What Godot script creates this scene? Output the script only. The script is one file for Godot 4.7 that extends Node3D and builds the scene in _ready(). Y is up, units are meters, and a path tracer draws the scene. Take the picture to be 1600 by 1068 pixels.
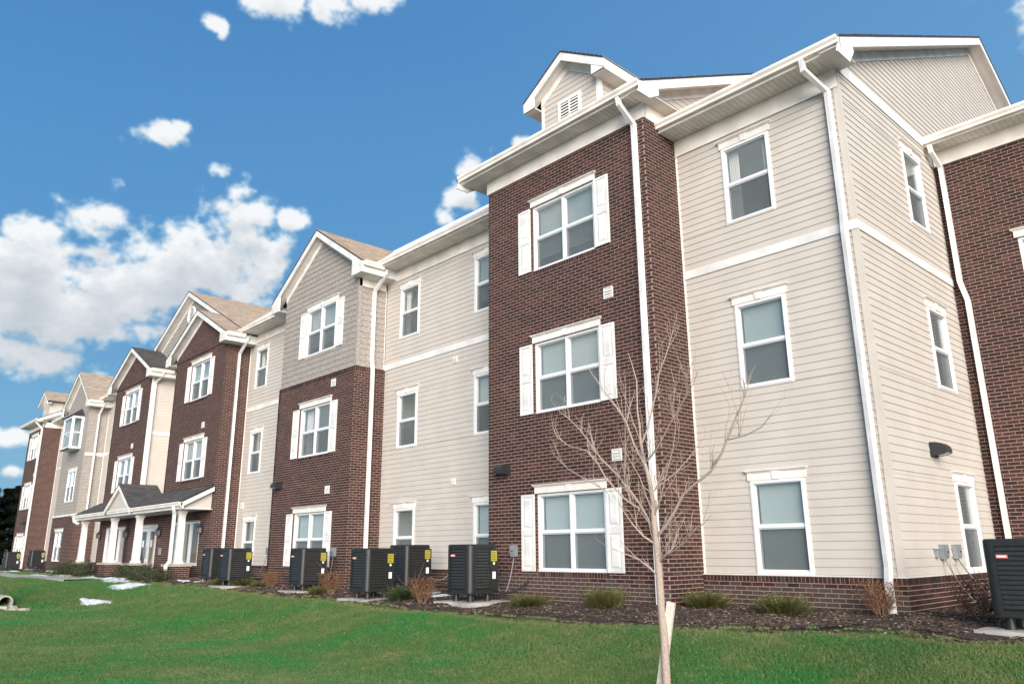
extends Node3D
# A three-storey apartment block of brick and vinyl siding seen along its front, with condensers, shrubs, a young tree and a lawn bank.

const UP := Vector3(0, 1, 0)
const FL := 3.048
var rng := RandomNumberGenerator.new()
var M := {}
var taken := {}
var cam_pos := Vector3(4.537, 0.429, 11.767)
var cam_rot := Vector3(deg_to_rad(15.18), deg_to_rad(47.06), deg_to_rad(-0.46))
var cam_basis := Basis.from_euler(cam_rot)
var B: Node3D                       # the apartment building
var brick_parts := 0
var board_parts := 0
var brick_box: ArrayMesh

# ------------------------------------------------------------------ mesh builder
class MB:
	var v := PackedVector3Array()
	var n := PackedVector3Array()
	var t := PackedVector2Array()
	var c := PackedColorArray()
	var i := PackedInt32Array()
	var col := Color.WHITE
	var tint := false
	func quad(a: Vector3, b: Vector3, cc: Vector3, d: Vector3, ua := Vector2(0, 0), ub := Vector2(1, 0), uc := Vector2(1, 1), ud := Vector2(0, 1)) -> void:
		var k := v.size()
		var nn := (b - a).cross(d - a)
		if nn.length_squared() < 1e-14: nn = (cc - b).cross(d - b)
		nn = nn.normalized()
		v.append(a); v.append(b); v.append(cc); v.append(d)
		n.append(nn); n.append(nn); n.append(nn); n.append(nn)
		t.append(ua); t.append(ub); t.append(uc); t.append(ud)
		if tint:
			c.append(col); c.append(col); c.append(col); c.append(col)
		i.append(k); i.append(k + 2); i.append(k + 1); i.append(k); i.append(k + 3); i.append(k + 2)
	func tri(a: Vector3, b: Vector3, d: Vector3) -> void:
		var k := v.size()
		var nn := (b - a).cross(d - a).normalized()
		v.append(a); v.append(b); v.append(d)
		for q in 3:
			n.append(nn)
			if tint: c.append(col)
		t.append(Vector2(0, 0)); t.append(Vector2(1, 0)); t.append(Vector2(.5, 1))
		i.append(k); i.append(k + 2); i.append(k + 1)
	func box(f: Array, x0: float, x1: float, y0: float, y1: float, d0: float, d1: float) -> void:
		var o: Vector3 = f[0]; var u: Vector3 = f[1]; var w: Vector3 = f[2]
		var p := []
		for z in [d0, d1]:
			for y in [y0, y1]:
				for x in [x0, x1]: p.append(o + u * x + Vector3(0, y, 0) + w * z)
		quad(p[4], p[5], p[7], p[6]); quad(p[1], p[0], p[2], p[3])
		quad(p[5], p[1], p[3], p[7]); quad(p[0], p[4], p[6], p[2])
		quad(p[6], p[7], p[3], p[2]); quad(p[0], p[1], p[5], p[4])
	# polygon (counter-clockwise seen from outside) in the frame's plane, from depth d0 out to d1
	func slab(f: Array, poly: PackedVector2Array, d0: float, d1: float) -> void:
		var o: Vector3 = f[0]; var u: Vector3 = f[1]; var w: Vector3 = f[2]
		var ix := Geometry2D.triangulate_polygon(poly)
		var at := func(q: Vector2, z: float) -> Vector3: return o + u * q.x + Vector3(0, q.y, 0) + w * z
		for k in range(0, ix.size(), 3):
			var a := poly[ix[k]]; var b := poly[ix[k + 1]]; var e := poly[ix[k + 2]]
			if (b - a).cross(e - a) < 0.0:
				var s := b; b = e; e = s
			tri(at.call(a, d1), at.call(b, d1), at.call(e, d1))
			tri(at.call(a, d0), at.call(e, d0), at.call(b, d0))
		for k in poly.size():
			var a := poly[k]; var b := poly[(k + 1) % poly.size()]
			quad(at.call(a, d0), at.call(b, d0), at.call(b, d1), at.call(a, d1))
	# a closed section swept along a path with mitred joints; sec in (side, up)
	func sweep(path: Array, sec: PackedVector2Array, up: Vector3, caps := true, taper := []) -> void:
		var rings := []
		for k in path.size():
			var p: Vector3 = path[k]
			var d0: Vector3 = (p - path[k - 1]).normalized() if k > 0 else (path[k + 1] - p).normalized()
			var d1: Vector3 = (path[k + 1] - p).normalized() if k < path.size() - 1 else d0
			var t2 := (d0 + d1).normalized()
			var side := d0.cross(up)
			if side.length() < 0.05: side = d0.cross(Vector3(0.3, 0.2, 1))
			side = side.normalized()
			var w := side.cross(d0).normalized()
			var ring := PackedVector3Array()
			var s: float = taper[k] if taper.size() > 0 else 1.0
			for q in sec:
				var r := side * q.x * s + w * q.y * s
				# shear the section onto the mitre plane
				var den := d0.dot(t2)
				r -= d0 * (r.dot(t2) / den if absf(den) > 0.2 else 0.0)
				ring.append(p + r)
			rings.append(ring)
			up = w
		var m := sec.size()
		for k in rings.size() - 1:
			for j in m:
				var a: Vector3 = rings[k][j]; var b: Vector3 = rings[k][(j + 1) % m]
				quad(a, rings[k + 1][j], rings[k + 1][(j + 1) % m], b)
		if caps:
			for j in range(1, m - 1):
				tri(rings[0][0], rings[0][j], rings[0][j + 1])
				var e: PackedVector3Array = rings[-1]
				tri(e[0], e[j + 1], e[j])
	func mesh() -> ArrayMesh:
		var a := []
		a.resize(Mesh.ARRAY_MAX)
		a[Mesh.ARRAY_VERTEX] = v; a[Mesh.ARRAY_NORMAL] = n; a[Mesh.ARRAY_TEX_UV] = t; a[Mesh.ARRAY_INDEX] = i
		if tint: a[Mesh.ARRAY_COLOR] = c
		var me := ArrayMesh.new()
		if v.size() > 0: me.add_surface_from_arrays(Mesh.PRIMITIVE_TRIANGLES, a)
		return me
	# round section swept with smooth normals
	func tube(path: Array, radii: Array, sides := 8) -> void:
		var w := Vector3(0.21, 0.13, 0.97).normalized()
		var start := v.size()
		for k in path.size():
			var p: Vector3 = path[k]
			var d: Vector3 = (path[mini(k + 1, path.size() - 1)] - path[maxi(k - 1, 0)]).normalized()
			var s := d.cross(w).normalized()
			w = s.cross(d).normalized()
			for j in sides:
				var an := TAU * j / sides
				var r := s * cos(an) + w * sin(an)
				v.append(p + r * radii[k]); n.append(r); t.append(Vector2(float(j) / sides, k))
				if tint: c.append(col)
		for k in path.size() - 1:
			for j in sides:
				var a := start + k * sides + j; var b := start + k * sides + (j + 1) % sides
				var e := a + sides; var g := b + sides
				i.append(a); i.append(b); i.append(e); i.append(b); i.append(g); i.append(e)

# ------------------------------------------------------------------ nodes
func numbered(called: String) -> String:
	if not taken.has(called):
		taken[called] = 0
		return called
	taken[called] += 1
	return "%s_%03d" % [called, taken[called]]
func obj(called: String, mesh: Mesh, mat: Material, parent: Node3D) -> MeshInstance3D:
	var o := MeshInstance3D.new()
	o.mesh = mesh
	if mat: o.material_override = mat
	if parent == self: o.name = numbered(called)
	else: o.name = called
	parent.add_child(o, true)
	return o
func tag(o: Node, label: String, category: String, group := "", kind := "") -> Node:
	if label: o.set_meta("label", label)
	if category: o.set_meta("category", category)
	if group: o.set_meta("group", group)
	if kind: o.set_meta("kind", kind)
	return o
func thing(called: String, label: String, category: String, at := Vector3.ZERO, turn := 0.0, group := "") -> Node3D:
	var o := Node3D.new()
	o.name = numbered(called)
	add_child(o)
	o.position = at
	o.rotation.y = turn
	tag(o, label, category, group)
	return o
func part(called: String, parent: Node3D) -> Node3D:
	var o := Node3D.new()
	o.name = called
	parent.add_child(o, true)
	return o
func copy(src: Node3D, at: Vector3, turn := 0.0, label := "", size := 1.0) -> Node3D:
	var c: Node3D = src.duplicate()
	var base := String(src.name)
	c.name = numbered(base)
	add_child(c)
	c.position = at
	c.rotation.y = turn
	c.scale = Vector3.ONE * size
	if label: c.set_meta("label", label)
	return c
func stuff(called: String, mesh: Mesh, mat: Material, parent: Node3D, xf: Array, cols: PackedColorArray) -> MultiMeshInstance3D:
	var mm := MultiMesh.new()
	mm.transform_format = MultiMesh.TRANSFORM_3D
	mm.use_colors = true
	mm.mesh = mesh
	mm.instance_count = xf.size()
	var buf := PackedFloat32Array()
	buf.resize(xf.size() * 16)
	var k := 0
	for j in xf.size():
		var q: Transform3D = xf[j]
		var b := q.basis
		buf[k] = b.x.x; buf[k + 1] = b.y.x; buf[k + 2] = b.z.x; buf[k + 3] = q.origin.x
		buf[k + 4] = b.x.y; buf[k + 5] = b.y.y; buf[k + 6] = b.z.y; buf[k + 7] = q.origin.y
		buf[k + 8] = b.x.z; buf[k + 9] = b.y.z; buf[k + 10] = b.z.z; buf[k + 11] = q.origin.z
		var cc := cols[j]
		buf[k + 12] = cc.r; buf[k + 13] = cc.g; buf[k + 14] = cc.b; buf[k + 15] = 1.0
		k += 16
	mm.buffer = buf
	var o := MultiMeshInstance3D.new()
	o.multimesh = mm
	o.material_override = mat
	o.name = called if parent != self else numbered(called)
	parent.add_child(o, true)
	o.set_meta("kind", "stuff")
	return o

# ------------------------------------------------------------------ materials
func noise_tex(freq: float, lo: float, hi: float, seed_ := 1, size := 256, octaves := 4, kind := FastNoiseLite.TYPE_SIMPLEX_SMOOTH) -> ImageTexture:
	var f := FastNoiseLite.new()
	f.noise_type = kind
	f.seed = seed_
	f.frequency = freq
	f.fractal_octaves = octaves
	var im := f.get_seamless_image(size, size)
	im.convert(Image.FORMAT_RGB8)
	var d := im.get_data()
	for k in d.size(): d[k] = int(clampf(lo + (hi - lo) * d[k] / 255.0, 0, 1) * 255.0)
	return ImageTexture.create_from_image(Image.create_from_data(size, size, false, Image.FORMAT_RGB8, d))
func mat(called: String, lin: Color, rough := 0.6, tex: Texture2D = null, scale := 1.0, bump: Texture2D = null, bump_cm := 0.0) -> StandardMaterial3D:
	var m := StandardMaterial3D.new()
	m.resource_name = called
	m.albedo_color = lin.linear_to_srgb()
	m.roughness = rough
	if tex or bump:
		m.uv1_triplanar = true
		m.uv1_world_triplanar = true
		m.uv1_scale = Vector3.ONE * scale
	if tex: m.albedo_texture = tex
	if bump:
		m.heightmap_enabled = true
		m.heightmap_texture = bump
		m.heightmap_scale = bump_cm
	M[called] = m
	return m
func tinted(called: String, rough := 0.8) -> StandardMaterial3D:
	var m := mat(called, Color.WHITE, rough)
	m.vertex_color_use_as_albedo = true
	return m
func make_materials() -> void:
	var soft := noise_tex(0.012, 0.86, 1.0, 3)
	var fine := noise_tex(0.05, 0.78, 1.0, 5)
	var grit := noise_tex(0.12, 0.55, 1.0, 7)
	var wide := noise_tex(0.006, 0.7, 1.0, 11, 512, 5)
	mat("siding", Color(0.515, 0.471, 0.422), 0.55, noise_tex(0.012, 0.95, 1.0, 3), 0.35)
	var sh := mat("shake", Color(0.405, 0.364, 0.325), 0.7, noise_tex(0.03, 0.75, 1.0, 19), 1.2)
	sh.vertex_color_use_as_albedo = true
	mat("trim", Color(0.77, 0.755, 0.725), 0.45, soft, 0.5)
	mat("cream", Color(0.88, 0.82, 0.75), 0.5, soft, 0.4)
	mat("head", Color(0.84, 0.80, 0.74), 0.5, soft, 0.4)
	mat("vinyl", Color(0.68, 0.695, 0.71), 0.35)
	mat("mortar", Color(0.41, 0.268, 0.222), 0.95, fine, 1.5)
	var b := mat("brick", Color(1, 1, 1), 0.85, grit, 2.2)
	b.vertex_color_use_as_albedo = true
	for k in 6:
		mat("brick%d" % k, brick_tone(k * 0.18 + 0.03), 0.85, grit, 2.2)
	mat("brick_dusty0", Color(0.08, 0.058, 0.05), 0.9, grit, 2.2)
	mat("brick_dusty1", Color(0.102, 0.076, 0.067), 0.9, grit, 2.2)
	var r := mat("shingle_tan", Color(1, 1, 1), 0.95, grit, 1.3)
	r.vertex_color_use_as_albedo = true
	mat("roof_edge", Color(0.03, 0.028, 0.028), 0.8)
	mat("snow", Color(0.86, 0.88, 0.92), 0.7, fine, 1.5)
	mat("mulch", Color(0.065, 0.042, 0.031), 0.95, grit, 1.6, grit, 3.0)
	mat("chip", Color.WHITE, 0.9).vertex_color_use_as_albedo = true
	mat("soil_grass", Color(0.06, 0.13, 0.034), 0.95, noise_tex(0.02, 0.55, 1.0, 23, 512, 5), 0.25)
	tinted("blade", 0.6).backlight = Color(0.15, 0.3, 0.06)
	mat("concrete", Color(0.52, 0.50, 0.46), 0.9, wide, 0.5)
	mat("bounce_concrete", Color(0.62, 0.60, 0.56), 0.9)  # kept pale and even so the added slab throws more light upward
	mat("stone", Color(0.45, 0.40, 0.33), 0.85, fine, 1.0)
	mat("ac", Color(0.022, 0.0235, 0.0235), 0.42, fine, 1.0)
	mat("ac_core", Color(0.008, 0.009, 0.01), 0.7)
	mat("sticker", Color(0.37, 0.31, 0.03), 0.5)
	mat("ink", Color(0.02, 0.02, 0.02), 0.6)
	mat("label_white", Color(0.78, 0.78, 0.76), 0.5)
	mat("badge", Color(0.62, 0.16, 0.11), 0.4)
	mat("steel", Color(0.27, 0.30, 0.31), 0.45, soft, 1.0).metallic = 0.2
	mat("conduit", Color(0.20, 0.20, 0.20), 0.5)
	mat("pipe_black", Color(0.015, 0.015, 0.015), 0.6)
	mat("lamp_black", Color(0.022, 0.023, 0.025), 0.35)
	mat("lamp_glass", Color(0.16, 0.165, 0.155), 0.15)
	var g := mat("glass", Color(0.55, 0.68, 0.68), 0.02)
	g.transparency = BaseMaterial3D.TRANSPARENCY_ALPHA
	g.albedo_color.a = 0.10
	g.metallic_specular = 1.0
	var s := mat("screen", Color(0.10, 0.118, 0.125), 0.7)
	s.transparency = BaseMaterial3D.TRANSPARENCY_ALPHA
	s.albedo_color.a = 0.55
	mat("blind", Color(0.40, 0.465, 0.46), 0.7)
	mat("curtain", Color(0.50, 0.48, 0.45), 0.9)
	mat("room", Color(0.30, 0.29, 0.27), 0.9)
	mat("room_warm", Color(0.42, 0.31, 0.20), 0.9)
	mat("bark", Color(0.62, 0.495, 0.405), 0.9, noise_tex(0.04, 0.55, 1.0, 31), 6.0)
	mat("wood", Color(0.80, 0.72, 0.63), 0.8, noise_tex(0.03, 0.8, 1.0, 37), 3.0)
	tinted("leaf", 0.7).backlight = Color(0.1, 0.12, 0.05)
	tinted("twig", 0.9)
	mat("trunk_dark", Color(0.05, 0.04, 0.03), 0.95)
	mat("pipe_concrete", Color(0.42, 0.40, 0.36), 0.9, fine, 1.0)
	mat("downspout", Color(0.78, 0.77, 0.75), 0.4, soft, 0.6)
func brick_tone(x: float) -> Color:
	# from dark plum to red-brown
	var a := Color(0.030, 0.0118, 0.0105); var b := Color(0.074, 0.0232, 0.0175); var c := Color(0.135, 0.058, 0.042)
	return a.lerp(b, x * 1.6) if x < 0.62 else b.lerp(c, (x - 0.62) * 1.6)

# ------------------------------------------------------------------ placing
func dir_px(u: float, v: float) -> Vector3:
	return cam_basis * Vector3((u - 800.0) / 1197.2, -(v - 534.0) / 1197.2, -1.0)
func on_z(u: float, v: float, z: float) -> Vector3:
	var d := dir_px(u, v)
	return cam_pos + d * ((z - cam_pos.z) / d.z)
func x_at(u: float, z: float, y: float) -> float:   # world x of a thing at image column u standing at height y and depth z
	var x := 0.0
	var lo := -80.0; var hi := 4.4
	for k in 50:
		x = (lo + hi) / 2
		var c := cam_basis.inverse() * (Vector3(x, y, z) - cam_pos)
		if 800.0 + 1197.2 * c.x / -c.z < u: lo = x
		else: hi = x
	return x
func F(o: Vector3, u: Vector3, n: Vector3) -> Array: return [o, u, n]
func front(x: float, z: float) -> Array: return [Vector3(x, 0, z), Vector3(1, 0, 0), Vector3(0, 0, 1)]
func right(x: float, z: float) -> Array: return [Vector3(x, 0, z), Vector3(0, 0, -1), Vector3(1, 0, 0)]
func left(x: float, z: float) -> Array: return [Vector3(x, 0, z), Vector3(0, 0, 1), Vector3(-1, 0, 0)]

# ------------------------------------------------------------------ ground
func sstep(a: float, b: float, x: float) -> float:
	var t := clampf((x - a) / (b - a), 0, 1)
	return t * t * (3 - 2 * t)
func bed_edge(x: float) -> float:
	var k := [[-60.0, 2.3], [-40.0, 2.3], [-32.0, 2.5], [-26.0, 2.6], [-21.0, 2.5], [-16.0, 2.55], [-13.0, 2.75], [-10.8, 2.75], [-8.6, 3.25], [-5.6, 3.3], [-3.6, 3.25], [-2.2, 2.75], [-0.9, 2.5], [0.2, 1.75], [1.2, 1.85], [2.5, 1.4], [4.0, 0.9], [12.0, 0.6]]
	for j in k.size() - 1:
		if x <= k[j + 1][0]:
			var t: float = clampf((x - k[j][0]) / (k[j + 1][0] - k[j][0]), 0, 1)
			return lerpf(k[j][1], k[j + 1][1], t * t * (3 - 2 * t)) + 0.06 * sin(x * 2.3) + 0.05 * sin(x * 5.1 + 1.0)
	return 0.6
func bed_y(x: float) -> float:
	return -0.5 + 0.08 * sstep(-12, -24, x)
func ground(x: float, z: float) -> float:
	var e := bed_edge(x)
	var b := bed_y(x)
	var top := b - 0.08 * clampf(z / maxf(e, 0.5), 0, 1)
	if z < e: return top + 0.03 * sin(x * 1.7 + z) * sstep(0, 1, z) + 0.0
	var low := -1.13 - 0.03 * sin(x * 0.5) - 0.03 * sin(z * 0.6)
	var bank := lerpf(top, low, sstep(e - 0.4, e + 3.0, z))
	# the walk crosses the swale on a low embankment
	var dam := sstep(-21.5, -28.0, x)
	var y := lerpf(bank, top - 0.02, dam)
	# far land
	y += 0.5 * sstep(30, 120, z)
	return y + 0.02 * sin(x * 1.1 + 0.7 * z) * sstep(e, e + 1.0, z)

func grid_mesh(xs: Array, zs: Array, fn: Callable) -> ArrayMesh:
	var v := PackedVector3Array(); var n := PackedVector3Array(); var ix := PackedInt32Array(); var t := PackedVector2Array()
	var w := xs.size()
	for z in zs:
		for x in xs:
			v.append(Vector3(x, fn.call(x, z), z))
			var e := 0.05
			n.append(Vector3(fn.call(x - e, z) - fn.call(x + e, z), 2 * e, fn.call(x, z - e) - fn.call(x, z + e)).normalized())
			t.append(Vector2(x, z))
	for r in zs.size() - 1:
		for k in w - 1:
			var a := r * w + k
			ix.append(a); ix.append(a + 1); ix.append(a + w); ix.append(a + 1); ix.append(a + w + 1); ix.append(a + w)
	var a := []
	a.resize(Mesh.ARRAY_MAX)
	a[Mesh.ARRAY_VERTEX] = v; a[Mesh.ARRAY_NORMAL] = n; a[Mesh.ARRAY_TEX_UV] = t; a[Mesh.ARRAY_INDEX] = ix
	var me := ArrayMesh.new()
	me.add_surface_from_arrays(Mesh.PRIMITIVE_TRIANGLES, a)
	return me
func steps(a: float, b: float, s: float) -> Array:
	var r := []
	var k := int(round((b - a) / s))
	for j in k + 1: r.append(a + (b - a) * j / k)
	return r

# ------------------------------------------------------------------ walls
# openings: [x0, x1, y0, y1] in the frame; gable: {} or {cx, ye, slope, apex}
func bounds(w: float, y: float, gable: Dictionary) -> Vector2:
	if gable.is_empty() or y <= gable.ye: return Vector2(0, w)
	var h: float = maxf((gable.apex - y) / gable.slope, 0.0)
	return Vector2(maxf(0, gable.cx - h), minf(w, gable.cx + h))
func runs(x0: float, x1: float, ya: float, yb: float, ops: Array) -> Array:
	var r := [[x0, x1]]
	for o in ops:
		if o[3] <= ya + 0.001 or o[2] >= yb - 0.001: continue
		var q := []
		for s in r:
			if o[1] <= s[0] or o[0] >= s[1]: q.append(s); continue
			if o[0] > s[0]: q.append([s[0], o[0]])
			if o[1] < s[1]: q.append([o[1], s[1]])
		r = q
	return r
func backing(f: Array, w: float, y0: float, y1: float, ops: Array, gable: Dictionary, thick := 0.12) -> ArrayMesh:
	var mb := MB.new()
	var ys := [y0, y1]
	for o in ops:
		for k in [2, 3]:
			if o[k] > y0 and o[k] < y1 and not ys.has(o[k]): ys.append(o[k])
	ys.sort()
	for k in ys.size() - 1:
		for r in runs(0.004, w - 0.004, ys[k], ys[k + 1], ops): mb.box(f, r[0], r[1], ys[k], ys[k + 1], -thick, 0)
	if not gable.is_empty():
		var b := bounds(w, gable.ye + 0.0001, gable)
		var t := []
		var e: float = gable.apex - gable.slope * maxf(gable.cx - b.x, 0)
		t.append(Vector2(b.x, y1)); t.append(Vector2(b.y, y1))
		var er: float = gable.apex - gable.slope * (b.y - gable.cx)
		if er > y1 + 0.001: t.append(Vector2(b.y, er))
		if gable.cx < w: t.append(Vector2(gable.cx, gable.apex))
		if e > y1 + 0.001: t.append(Vector2(b.x, e))
		mb.slab(f, PackedVector2Array(t), -thick, 0)
	return mb.mesh()
func board(f: Array, y0: float, y1: float, rs: Array, mb: MB, proud := 0.014) -> void:
	var o: Vector3 = f[0]; var u: Vector3 = f[1]; var n: Vector3 = f[2]
	for r in rs:
		if r[1] - r[0] < 0.005: continue
		var a: Vector3 = o + u * r[0]; var b: Vector3 = o + u * r[1]
		var lo := UP * y0; var hi := UP * y1
		mb.quad(a + lo + n * proud, b + lo + n * proud, b + hi + n * 0.003, a + hi + n * 0.003)
		mb.quad(a + lo, b + lo, b + lo + n * proud, a + lo + n * proud)
		mb.quad(b + lo + n * proud, b + lo, b + hi, b + hi + n * 0.003)
		mb.quad(a + lo, a + lo + n * proud, a + hi + n * 0.003, a + hi)
func siding(called: String, f: Array, w: float, y0: float, y1: float, ops: Array, m: String, as_parts: bool, gable := {}, e := 0.127, parent: Node3D = null) -> MeshInstance3D:
	var wall := obj(called, backing(f, w, y0, minf(y1, gable.ye) if not gable.is_empty() else y1, ops, gable), M[m], parent if parent else B)
	var top: float = gable.apex if not gable.is_empty() else y1
	var all := MB.new()
	var y := y0
	while y < top - 0.01:
		var yt := minf(y + e, top)
		var cuts := [y, yt]
		for o in ops:
			for k in [2, 3]:
				if o[k] > y + 0.004 and o[k] < yt - 0.004 and not cuts.has(o[k]): cuts.append(o[k])
		cuts.sort()
		for k in cuts.size() - 1:
			var ya: float = cuts[k]; var yb: float = cuts[k + 1]
			var bb := bounds(w, yb - 0.02, gable)
			var pa := lerpf(0.0145, 0.003, (ya - y) / e)
			for r in runs(bb.x, bb.y, ya, yb, ops):
				if r[1] - r[0] < 0.005: continue
				if as_parts and board_parts < 300:
					var mb := MB.new()
					board(f, ya, yb, [r], mb, pa)
					obj("siding_board", mb.mesh(), M[m], wall)
					board_parts += 1
				else: board(f, ya, yb, [r], all, pa)
		y = yt
	if all.v.size() > 0: tag(obj("siding_boards", all.mesh(), M[m], wall), "", "", "", "stuff")
	return wall
func brick_wall(called: String, f: Array, w: float, y0: float, y1: float, ops: Array, as_parts := false, gable := {}, rowlocks := [], stretch := true, mud := -9.0) -> MeshInstance3D:
	# rowlocks: [x0, x1, y0, y1] of bricks set on end, as sills and caps
	var wall := obj(called, backing(f, w, y0, minf(y1, gable.ye) if not gable.is_empty() else y1, ops, gable), M.mortar, B)
	rowlocks = rowlocks.duplicate(true)
	for q in rowlocks: q[2] = y0 + floor((q[2] - y0 + 0.004) / 0.0677) * 0.0677
	var patches := FastNoiseLite.new()
	patches.seed = 17; patches.frequency = 0.9; patches.fractal_octaves = 3
	var holes := ops.duplicate()
	holes.append_array(rowlocks)
	var xf := []; var cols := PackedColorArray()
	var o: Vector3 = f[0]; var u: Vector3 = f[1]; var n: Vector3 = f[2]
	var bs := Basis(u, UP, n)
	var top: float = gable.apex if not gable.is_empty() else y1
	var course := 0.0677
	var put := func(xa: float, xb: float, ya: float, yb: float) -> void:
		if xb - xa < 0.02 or yb - ya < 0.012: return
		var tone := rng.randf()
		tone = tone * tone * 0.95 if rng.randf() < 0.8 else tone
		tone = clampf(tone + 0.35 * patches.get_noise_2d(xa + o.x, ya + o.z), 0, 1)
		var p := o + u * ((xa + xb) / 2) + UP * ((ya + yb) / 2) + n * rng.randf_range(-0.001, 0.001)
		var dusty := ya < mud + 0.07 * sin(xa * 1.3) + rng.randf() * 0.14
		var t := Transform3D(Basis(bs.x * (xb - xa), bs.y * (yb - ya), bs.z), p)
		if as_parts and brick_parts < 300:
			var q := obj("brick", brick_box, M["brick%d" % mini(5, int(tone * 6))] if not dusty else M["brick_dusty%d" % (rng.randi() % 2)], wall)
			q.transform = t
			brick_parts += 1
		else:
			xf.append(t)
			var c := brick_tone(tone)
			cols.append(c.lerp(Color(c.r * 1.15, c.g * 1.25, c.b * 1.3), rng.randf() * 0.5) if not dusty else Color(0.078, 0.055, 0.049).lerp(Color(0.108, 0.08, 0.07), rng.randf()))
	var row := 0
	if stretch:
		var y := y0
		while y < top - 0.02:
			var yt := minf(y + course, top)
			var bb := bounds(w, yt - 0.01, gable)
			var off := 0.1016 * (row % 2)
			var x := -off
			for r in runs(bb.x, bb.y, y + 0.01, yt - 0.01, holes):
				x = r[0] - fposmod(r[0] + off, 0.2032)
				while x < r[1]:
					put.call(maxf(x, r[0]) + (0.005 if x > r[0] else 0.001), minf(x + 0.2032, r[1]) - 0.0055, y + 0.0058, yt - 0.0058)
					x += 0.2032
			y = yt
			row += 1
	for r in rowlocks:
		var k := maxi(1, int(round((r[1] - r[0]) / 0.0677)))
		var s: float = (r[1] - r[0]) / k
		for j in k: put.call(r[0] + j * s + 0.004, r[0] + (j + 1) * s - 0.005, r[2] + 0.004, r[3] - 0.004)
	if xf.size() > 0: stuff("bricks", brick_box, M.brick, wall, xf, cols)
	return wall
func make_brick() -> void:
	var mb := MB.new()
	var f := front(0, 0)
	var e := 0.012
	# front face with eased edges, then the four returns
	var q := [Vector3(-.5 + e, -.5 + 0.03, .004), Vector3(.5 - e, -.5 + 0.03, .004), Vector3(.5 - e, .5 - 0.03, .004), Vector3(-.5 + e, .5 - 0.03, .004)]
	var b := [Vector3(-.5, -.5, .002), Vector3(.5, -.5, .002), Vector3(.5, .5, .002), Vector3(-.5, .5, .002)]
	var z := [Vector3(-.5, -.5, -.01), Vector3(.5, -.5, -.01), Vector3(.5, .5, -.01), Vector3(-.5, .5, -.01)]
	mb.quad(q[0], q[1], q[2], q[3])
	for k in 4:
		var j := (k + 1) % 4
		mb.quad(b[k], b[j], q[j], q[k])
		mb.quad(z[k], z[j], b[j], b[k])
	brick_box = mb.mesh()

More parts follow.
